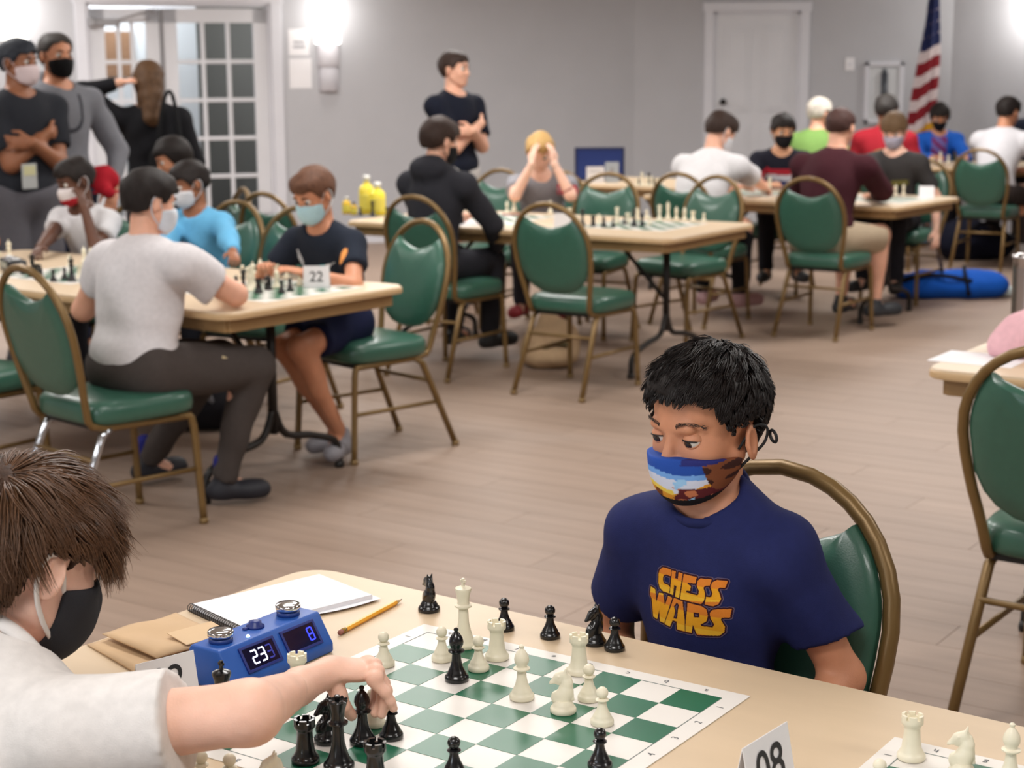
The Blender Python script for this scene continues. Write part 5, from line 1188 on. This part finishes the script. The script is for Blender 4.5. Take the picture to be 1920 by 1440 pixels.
ps = person('person in a bright blue jacket with black hair covering and black mask', 1.46, (3.84, 15.28), (-.1, -1), lean=14, look=(-.12, -.82, -.50), skn='tan', hair=('wrap', 'black', (20, 18, 20), .08), shirt=((34, 96, 194), 1.92, 'jacket'), legs=((30, 30, 40), 1), g=1.05, mask=(18, 18, 22), hands=((3.98, 14.78, .78), (3.70, 14.8, .78)))
decal(ps, 'scarf_print', [cloth('print_violet', (116, 104, 168)), cloth('print_plum', (128, 44, 96))], ps['N']-ps['u2']*.1, chest(ps), .2, .2, .008, lambda u, v: np.where(np.abs(u) < .07, np.where(np.sin(u*60+v*70) > .2, 1, 0), -1))
pt = person('person in a white shirt with black hair on the far right chair', 1.72, (3.82, 13.36), (.58, .81), lean=22, look=(.74, .60, -.28), skn='tan', hair=('short', 'black', (24, 22, 22), .05), shirt=((212, 210, 214), .85, 'tee'), legs=((56, 48, 46), 1), g=1.06, hands=((4.0, 14.05, .78), (4.12, 13.62, .74)), pole=(None, (.8, -.5, -.5)), shoes=(196, 190, 186))
pu = person('person in dark clothes with a pale blue mask, cut by the right edge', 1.75, (4.72, 15.2), (-.25, -.97), lean=10, look=(-.75, -.6, -.2), skn='fair', hair=('short', 'auburn', (92, 62, 46), .05), shirt=((30, 34, 50), .9, 'tee'), legs=((40, 40, 46), 1), mask=(160, 200, 224))

px_ = person('person sitting mostly beyond the left edge, one brown hand on the left table', 1.45, (-2.86, 8.25), (.25, -.97), lean=14, look=(.3, -.9, -.3), skn='brown', hair=BK, shirt=((90, 60, 50), .6, 'tee'), legs=((40, 40, 46), 1), hands=((-2.30, 7.62, .785), (-2.75, 7.75, .785)))
dup(proto, (-2.90, 8.32, 0), rot_of((.25, -.97)), 'green banquet chair beyond the left edge at the far side of the left table', 'green banquet chairs')
q = MB(); q.box((0, 0, 0), (.05, .006, .075), None, .002); o = q.build('key_tag', mat('tag_beige', (206, 190, 150), .6), pc['root'], False); o.location = V(-1.02, 5.83, .535)-pc['org']; o.rotation_euler = (.3, .5, .9)
# ------------------------------------------------------------------ the two boys in the foreground
def strands(P, name, m, prof, n, length, crown, lift, droop, r0, seed, th=.05, clumps=260, clump=.55, bare=True, segs=6, fwd=0., rad=1.0):
    q = np.random.default_rng(seed); hc, R, s = P['hc'], P['Rh'], P['hs']; ys, zs = zip(*prof)
    i = np.arange(n*3)+.5; ph = np.arccos(1-2*i/(n*3)); tt = math.pi*(1+5**.5)*i+q.normal(0, .15, n*3)
    D = np.c_[np.cos(tt)*np.sin(ph), np.sin(tt)*np.sin(ph), np.cos(ph)]; C = V(0, -.05, .12+FACE['cu']); A = V(.335, .42, .38)
    L = C+D*(A+.01); zc = np.interp(L[:, 1], ys, zs)
    ok = L[:, 2] > zc
    if bare: ok &= ~((np.abs(L[:, 0]) > .2) & (L[:, 1] > -.15) & (L[:, 1] < .06) & (L[:, 2] < .10))
    L = L[ok]; L = L[q.permutation(len(L))[:n]]; n = len(L); N = (L-C)/A**2; N /= np.linalg.norm(N, axis=1)[:, None]
    T = L-np.asarray(crown); T[:, 1] += fwd*np.linalg.norm(T, axis=1); T -= N*(T*N).sum(1)[:, None]; T /= np.linalg.norm(T, axis=1)[:, None]+1e-6
    T += q.normal(0, .16, T.shape)
    g = R.T@V(0, 0, -1); ln = length(L, q)/segs; pts = [L]; p = L.copy()
    for k in range(segs):
        f = k/segs; d = T*(1-.2*f)+N*lift*(1-1.5*f)+g*droop*(.3+f); d /= np.linalg.norm(d, axis=1)[:, None]; p = p+d*ln[:, None]
        rel = p-C; k0 = np.sqrt(((rel/(A+th*(.25+.75*min(1, (k+1)/3))))**2).sum(1)); o = k0 < 1
        p = np.where(o[:, None], C+rel/k0[:, None], p); pts.append(p)
    X = np.stack(pts, 1)
    if clumps:
        ci = q.choice(n, clumps, replace=False); dd = ((L[:, None, :]-L[None, ci, :])**2).sum(2); own = ci[dd.argmin(1)]
        w_ = np.linspace(0, 1, segs+1)[None, :, None]**1.3*clump; X = X*(1-w_)+X[own]*w_+q.normal(0, .004, X.shape)*w_
    W_ = hc+(X*s)@R.T-P['org']; ns = segs+1; Tg = np.gradient(W_, axis=1); Tg /= np.linalg.norm(Tg, axis=2)[:, :, None]+1e-9
    up = (N@R.T)[:, None, :]; B = np.cross(Tg, np.broadcast_to(up, Tg.shape)); B /= np.linalg.norm(B, axis=2)[:, :, None]+1e-9; Nn = np.cross(B, Tg)
    rr = (r0*np.array([1.0, 1.05, 1.0, .9, .75, .5, .15, .1][:ns]) if ns <= 8 else r0*np.linspace(1, .1, ns))[None, :, None]*q.uniform(.7, 1.3, n)[:, None, None]
    ring = [W_+rr*(B*math.cos(a)+Nn*math.sin(a)) for a in (0, 2.094, 4.188)]; vs = np.stack(ring, 2).reshape(-1, 3)
    base = (np.arange(n)*ns*3)[:, None, None]+(np.arange(segs)*3)[None, :, None]; k3 = np.arange(3)[None, None, :]; k4 = (np.arange(3)+1) % 3; k4 = k4[None, None, :]
    Q = np.stack([base+k3, base+k4, base+3+k4, base+3+k3], 3).reshape(-1, 4)
    o = obj_from(name, [(vs+P['org'], Q)], P['org'], m, P['root'])
    va = o.data.attributes.new('tone', 'FLOAT_COLOR', 'POINT'); tone = np.repeat(q.uniform(.72, 1.25, n), ns*3); tip = np.tile(np.repeat(np.linspace(.85, 1.15, ns), 3), n)
    base_c = np.array(m['base'])[None, :]*(tone*tip)[:, None]; va.data.foreach_set('color', np.c_[base_c, np.ones(len(base_c))].astype(np.float32).ravel()); return o
def strand_mat(nm, col):
    m = mat('strand_'+nm, col, .38, spec=.35, attr='tone'); c = rgb(*col); m['base'] = (c[0], c[1], c[2]); return m
def lids(P, down=14, openup=4, opendn=-30):
    w, f, u, hs = P['w'], P['Rh'][:, 1], P['Rh'][:, 2], P['hs']; r = P['Rh'][:, 0]
    for q in (-1, 1):
        ea = w(q*.145, .298, .03); rr = .066*hs; E_ = MB(); E_.mi = 0; th = np.linspace(0, math.pi, 17); E_.lathe([(rr*math.sin(t)+1e-5, -rr*math.cos(t)) for t in th], 24, ea)
        a = math.radians(-down); g = f*math.cos(a)+u*math.sin(a); Rg = np.c_[r, np.cross(g, r), g]
        E_.mi = 1; E_.lathe([(rr*1.012*math.sin(t)+1e-5, rr*1.012*math.cos(t)) for t in np.linspace(.0, .52, 7)][::-1], 20, ea, Rg)
        E_.mi = 2; E_.lathe([(rr*1.02*math.sin(t)+1e-5, rr*1.02*math.cos(t)) for t in np.linspace(.0, .24, 5)][::-1], 16, ea, Rg)
        E_.build('eye', [M_EYE, M_IRIS2, M_INK], P['root']).location = -P['org']
        Lf = Fld(); nu = lambda d_: u*math.cos(math.radians(d_))-f*math.sin(math.radians(d_))
        Lf.ell(ea, V(1.06, 1.06, 1.06)*rr, None, .001, planes=((ea, -nu(openup)),)); Lf.ell(ea, V(1.04, 1.04, 1.04)*rr, None, .001, planes=((ea, nu(opendn)),))
        obj_from('eyelid', [Lf.surf(.0011)], P['org'], skin(P['skn']), P['root'])
        La = MB(); e = math.radians(openup); pts = []
        for t in np.linspace(-1.15, 1.15, 13): pts.append(ea+rr*1.08*(r*math.sin(t)+(f*math.cos(e)+u*math.sin(e))*math.cos(t)))
        La.tube(pts, [.0004]+[.0011]*11+[.0004], 6); La.build('eyelash', mat('lash', (20, 15, 13), .6), P['root']).location = -P['org']
        bm_ = MB(); qq = np.random.default_rng(4); 
        pts = spline([w(q*.055, .372, .128), w(q*.12, .385, .165), w(q*.20, .345, .165), w(q*.26, .27, .125)], 40)
        for k in range(90):
            i = qq.integers(0, 38); p = pts[i]+u*qq.normal(0, .0014)*1.0; d = nrm(pts[i+1]-pts[i])*.0065+u*qq.normal(.0006, .0012); bm_.tube([p, p+d*.5+f*.0004, p+d], [.00045, .0004, .0001], 3)
        bm_.build('eyebrow', mat('brow', (52, 36, 28), .6), P['root']).location = -P['org']
M_IRIS2 = mat('iris_brown', (46, 28, 18), .1)

# boy in the navy lettered tee, facing the table
FB = (-.593, -.805); FACE.update(fs=.84, cu=.05, ez=.07)
PBoy = person('boy in a navy tee lettered CHESS WARS with a colourful mask, behind the board', 1.30, (.312, 2.462), FB, lean=3, look=(-.74, -.67, -.19), skn='tan', hair=('crop', 'nearblack', (26, 20, 18), .0),
              shirt=((32, 38, 84), .70, 'tee'), legs=((40, 42, 54), .8), g=.88, sw=.86, hands=((.37, 2.25, .60), (.20, 2.45, .57)), pole=((.6, .35, -.45), (-.3, .8, -.7)), hs=.212, zseat=.455, vox=.0055, hv=.0125, o=.014, eyesb=False, shoes=(60, 62, 70), wr=.0065, hz=-.022)
PBoy['skn'] = 'tan'; lids(PBoy, 14, 13, -30)
SH = [(-.5, -.24), (-.3, -.25), (-.12, -.14), (0, .02), (.12, .08), (.2, .27), (.27, .33), (.4, .36)]
def side_cut(L, ln, z0=.03): return np.where((np.abs(L[:, 0]) > .17) & (L[:, 1] > -.24) & (L[:, 1] < .13), np.minimum(ln, np.maximum(.035, (L[:, 2]-z0)*.95)), ln)
def lenB(L, q): return side_cut(L, np.where(L[:, 1] > .12, np.interp(L[:, 2], [.3, .38, .5], [.07, .13, .24]), np.interp(L[:, 2], [-.2, .1, .3, .5], [.08, .10, .17, .25]))*q.uniform(.75, 1.2, len(L)), .09)
strands(PBoy, 'hair_strands', strand_mat('black', (27, 20, 18)), SH, 9000, lenB, (0.0, -.28, .44), .24, .25, .00105, 3, th=.066, clumps=420, clump=.66, fwd=.25)
w = PBoy['w']; hs = PBoy['hs']; org = PBoy['org']; Rh = PBoy['Rh']
# printed mask
Mk = Fld(); head_prims(Mk, PBoy['hc'], Rh, hs, ears=False, eyes=False); Mk.ell(w(0, .24, -.24), V(.2, .25, .25)*hs, Rh, .12*hs)
Mk.p = [(q[0], q[1], q[2]+(.02*hs if q[0] == 'e' else 0), q[3]+(.02*hs if q[0] == 'c' else 0), q[4]+(.02*hs if q[0] == 'c' else 0), q[5]+.03*hs, q[6]) for q in Mk.p]
f, u = Rh[:, 1], Rh[:, 2]
Mk.cuts = [(w(0, .035, -.2), -f), (w(0, .45, -.075), nrm(u-f*.24)), (w(0, .30, -.515), nrm(-u-f*.30))]
vv, qq_ = Mk.surf(.0022)
loc = ((vv-PBoy['hc'])@Rh)/hs; a_, b_, c_ = loc[:, 0], loc[:, 1], loc[:, 2]; c_ = np.where(c_ < .03, .03+(c_-.03)/FACE['fs'], c_)
def cc(*t): return np.array(rgb(*t)[:3])
colr = np.tile(cc(36, 74, 158), (len(vv), 1)); wv = -.165+.035*np.sin(a_*9+.6)-.10*np.abs(a_)
k = c_ < wv; colr[k] = cc(206, 212, 232); k = (c_ < wv) & (c_ > wv-.05); colr[k] = cc(112, 160, 222)
lo_ = -.335+.04*np.sin(a_*14); k = c_ < lo_; colr[k] = cc(216, 150, 52); k = k & (np.sin(a_*31+c_*17) > .35); colr[k] = cc(120, 66, 34); k = (c_ < lo_+.03) & (c_ > lo_-.02) & (a_ > -.08); colr[k] = cc(232, 204, 90)
k = (a_ < -.085+.03*np.sin(c_*40)) & (c_ < wv-.13); colr[k] = cc(92, 34, 40); k = k & (np.sin(a_*47)*np.sin(c_*39+1) > .25); colr[k] = cc(196, 120, 84)
k = (a_ < -.10) & (a_ > -.17) & (c_ < wv-.03) & (np.sin(c_*30+a_*20) > .5); colr[k] = cc(150, 196, 236)
k = (a_ < -.255) & (c_ < -.10); colr[k] = cc(126, 74, 48); k = k & (np.sin(c_*33+a_*41)*np.sin(a_*58-c_*21) > .25); colr[k] = cc(60, 34, 30)
k = c_ < -.43+.02*np.sin(a_*12); colr[k] = cc(26, 24, 28); k = (c_ > -.11-.15*np.abs(a_)) & (a_ < -.15); colr[k] = cc(40, 44, 110)
mo = obj_from('face_mask', [(vv, qq_)], org, mat('mask_print', (255, 255, 255), .75, attr='print', bump=.2, bscale=900, spec=.2), PBoy['root'])
va = mo.data.attributes.new('print', 'FLOAT_COLOR', 'POINT'); va.data.foreach_set('color', np.c_[colr, np.ones(len(colr))].astype(np.float32).ravel())
for q in (-1, 1):
    st = MB(); st.tube(spline([w(q*.305, .03, -.13), w(q*.345, -.02, -.03), w(q*.375, -.09, .04), w(q*.405, -.17, .0), w(q*.39, -.15, -.12), w(q*.335, -.06, -.22), w(q*.29, .03, -.30)], 26), .0022, 6)
    if q < 0:
        a = np.linspace(0, 2*math.pi, 17)[:-1]; st.tube([w(-.445+.045*math.cos(t), -.18-.02*math.cos(t), -.075+.05*math.sin(t)) for t in a], .0024, 6, closed=True)
    st.build('mask_strap', mat('strap_black', (20, 20, 22), .7), PBoy['root']).location = -org
# ribbed collar
N_, u2, d2, r_ = PBoy['N'], PBoy['u2'], PBoy['f2'][:, 1], PBoy['r0']; a = np.linspace(0, 2*math.pi, 41)[:-1]
q = MB(); q.tube([N_+r_*.061*math.cos(t)+d2*(.012+.055*math.sin(t))+u2*(.018-.030*math.sin(t)-.004*math.cos(2*t)) for t in a], .0062, 8, closed=True, flat=1.5); q.build('collar', cloth('navy_rib', (30, 36, 80)), PBoy['root']).location = -org
# lettering of the shirt, as polygons in print units
LET = [[[(495, 345), (400, 332), (330, 335), (270, 380), (245, 450), (248, 570), (275, 640), (340, 680), (455, 690), (468, 600), (440, 575), (370, 570), (338, 545), (330, 490), (345, 450), (385, 430), (482, 437)]],
 [[(502, 350), (572, 352), (560, 455), (610, 458), (622, 360), (692, 368), (640, 728), (565, 718), (590, 565), (545, 558), (530, 706), (470, 692)]],
 [[(712, 372), (912, 398), (903, 490), (790, 486), (775, 505), (832, 530), (828, 600), (765, 605), (752, 630), (930, 655), (958, 640), (962, 590), (925, 520), (930, 450), (975, 415), (1120, 430), (1105, 512), (1040, 515), (1022, 545), (1052, 625), (1045, 710), (1000, 775), (658, 738)]],
 [[(1325, 462), (1190, 440), (1130, 470), (1115, 530), (1150, 620), (1135, 672), (1068, 670), (1050, 780), (1170, 800), (1235, 770), (1260, 700), (1235, 620), (1210, 570), (1230, 545), (1300, 552)]],
 [[(100, 660), (190, 675), (222, 860), (265, 715), (345, 712), (388, 880), (440, 730), (520, 745), (385, 1135), (300, 1125), (285, 960), (245, 1105), (165, 1090), (125, 830), (85, 770)]],
 [[(548, 738), (700, 768), (738, 1060), (738, 1212), (612, 1195), (605, 1078), (535, 1070), (490, 1168), (392, 1150)], [(600, 800), (640, 830), (625, 900), (610, 1040), (548, 1040), (575, 930), (552, 860)]],
 [[(785, 775), (1000, 803), (1072, 850), (1088, 950), (1060, 1035), (975, 1085), (985, 1110), (1140, 1125), (1165, 1080), (1125, 990), (1115, 910), (1150, 860), (1215, 845), (1390, 855), (1370, 980), (1270, 975), (1255, 1010), (1300, 1110), (1285, 1200), (1215, 1258), (915, 1250), (860, 1095), (835, 1228), (745, 1212), (752, 1060), (775, 900)], [(880, 910), (965, 915), (965, 980), (880, 985)]]]
def inpoly(P, X, Y):
    r = np.zeros(X.shape, bool); n = len(P)
    for i in range(n):
        (x1, y1), (x2, y2) = P[i], P[(i+1) % n]
        if y1 == y2: continue
        c = ((y1 > Y) != (y2 > Y)) & (X < (x2-x1)*(Y-y1)/(y2-y1)+x1); r ^= c
    return r
UNIT = .000109
def chess_print(U, Vv):
    X = U/UNIT+738; Y = -Vv/UNIT+790+.144*(X-738)*1.0; X = X-.07*(Y-790)*0
    M = np.full(U.shape, -1); L_ = np.zeros(U.shape, bool)
    for poly in LET:
        m_ = inpoly(poly[0], X, Y)
        for h in poly[1:]: m_ &= ~inpoly(h, X, Y)
        L_ |= m_
    def grow(A, r):
        B = A.copy()
        for dx in range(-r, r+1):
            for dy in range(-r, r+1):
                if dx*dx+dy*dy <= r*r: B |= np.roll(np.roll(A, dx, 0), dy, 1)
        return B
    G = grow(L_, 4); O = grow(L_, 6)
    M[O] = 4; M[G] = 3; t = ((Y-.0*X) < 740); yy = np.where(t, (Y-335-.144*(X-300))/350, (Y-680-.144*(X-100))/480)
    M[L_] = np.where(yy[L_] < .28, 1, np.where(yy[L_] < .72, 0, np.where((yy[L_] > .9) & ~t[L_], 1, 2))); return M
R = chest(PBoy); ang = math.radians(-2.5); Rr = np.c_[R[:, 0]*math.cos(ang)+R[:, 2]*math.sin(ang), R[:, 1], -R[:, 0]*math.sin(ang)+R[:, 2]*math.cos(ang)]
decal(PBoy, 'chest_lettering', [cloth('print_gold', (226, 160, 36)), cloth('print_orange2', (216, 128, 46)), cloth('print_yellow', (232, 180, 52)), cloth('print_maroon', (52, 22, 34)), cloth('print_line', (96, 84, 110))],
      PBoy['N']-u2*.125-PBoy['r0']*.002, Rr, .20, .16, .00062, chess_print, off=.0012)

# boy at left reaching over the board
AF = (.52, .855); FACE.update(fs=1.0, cu=.0, ez=.0)
def abs_hand():
    """explicit right hand pinching the bishop: joints in world space"""
    F = Fld(); b = V(-.187, 1.955, 0); J = lambda dx, z, y: V(-.187+dx, y, z)
    wr = J(-.038, .838, 1.945)
    F.cap(V(-.264, 1.868, .839), V(-.256, 1.897, .838), .0215, .0205, k=.01); F.cap(V(-.256, 1.897, .838), wr, .0205, .0185, k=.012)
    F.ell(J(-.012, .838, 1.952), (.034, .027, .0125), np.c_[nrm(V(1, .1, -.12)), nrm(V(-.1, 1, 0)), nrm(V(.12, 0, 1))], .015)
    def fin(js, r): 
        for i in range(len(js)-1): F.cap(js[i], js[i+1], r[i], r[i+1], k=.003)
    fin([wr+V(.004, -.006, -.006), J(-.026, .812, 1.935), J(-.021, .797, 1.938), J(-.0125, .781, 1.948)], [.013, .0105, .0088, .0072])
    fin([J(.006, .838, 1.972), J(.018, .821, 1.976), J(.0175, .800, 1.970), J(.012, .784, 1.962)], [.0096, .0082, .0072, .006])
    fin([J(.014, .839, 1.957), J(.0265, .818, 1.958), J(.025, .797, 1.953), J(.0165, .783, 1.950)], [.0098, .0083, .0073, .006])
    fin([J(.018, .836, 1.943), J(.031, .815, 1.941), J(.030, .799, 1.939), J(.0255, .786, 1.938)], [.0094, .0079, .0069, .0058])
    fin([J(.017, .832, 1.930), J(.031, .818, 1.928), J(.037, .806, 1.929), J(.0405, .796, 1.931)], [.0086, .0069, .006, .0052])
    for q_ in (J(.008, .843, 1.968), J(.016, .844, 1.955), J(.02, .841, 1.942), J(.019, .837, 1.930)): F.ell(q_, (.010, .008, .007), None, .006)
    return F.surf(.0012, relax=2)
ABoy = person('boy in a plain white tee with brown hair and black mask, reaching over the board', 1.34, (-.690, 1.695), AF, lean=24, look=(.70, .68, -.40), skn='pale', hair=('bowl', 'deepbrown', (60, 41, 30), .0),
              shirt=((222, 217, 213), .60, 'tee'), legs=((60, 66, 84), .8), g=1.02, hands=((-.80, 1.95, .62), (-.262, 1.893, .836)), pole=(None, (.65, -.75, .28)), hs=.214, zseat=.458, al=.9, vox=.006, hv=.0125, o=.014, eyesb=False, mask=(46, 46, 50), strap=False,
              rhand=False, extra=[abs_hand()], hz=-.030, shoes=(70, 70, 76), wr=.005)
ABoy['skn'] = 'pale'; lids(ABoy, 22, 0, -32)
LO = [(-.5, -.34), (-.3, -.36), (-.16, -.2), (-.1, .0), (.04, .05), (.14, .12), (.25, .22), (.45, .24)]
def lenA(L, q): return side_cut(L, np.interp(L[:, 2], [-.3, 0, .25, .5], [.13, .24, .36, .42])*q.uniform(.8, 1.2, len(L)), .06)
strands(ABoy, 'hair_strands', strand_mat('brown', (90, 62, 42)), LO, 9000, lenA, (.05, -.30, .42), .30, .40, .0011, 5, th=.075, clumps=420, clump=.62, segs=7, fwd=.15)
w = ABoy['w']; org = ABoy['org']
st = MB(); st.tube(spline([w(.27, .12, -.13), w(.315, .06, -.03), w(.36, -.01, .085)], 12), .0021, 6, flat=1.6)
st.tube(spline([w(.365, -.03, .10), w(.385, -.11, .08), w(.395, -.145, -.02), w(.36, -.09, -.15), w(.30, .02, -.27), w(.25, .13, -.36)], 24), .0021, 6, flat=1.6)
st.build('mask_strap', mat('strap_white', (222, 214, 206), .7), ABoy['root']).location = -org
N_, u2, d2, r_ = ABoy['N'], ABoy['u2'], ABoy['f2'][:, 1], ABoy['r0']; a = np.linspace(0, 2*math.pi, 41)[:-1]
q = MB(); q.tube([N_+r_*.062*math.cos(t)+d2*(.012+.056*math.sin(t))+u2*(.020-.028*math.sin(t)) for t in a], .0058, 8, closed=True, flat=1.5); q.build('collar', cloth('222_217_213', (222, 217, 213)), ABoy['root']).location = -org
dup(proto, (-.70, 1.64, 0), rot_of(AF), 'green banquet chair under the boy reaching over the board, mostly out of frame', 'green banquet chairs')
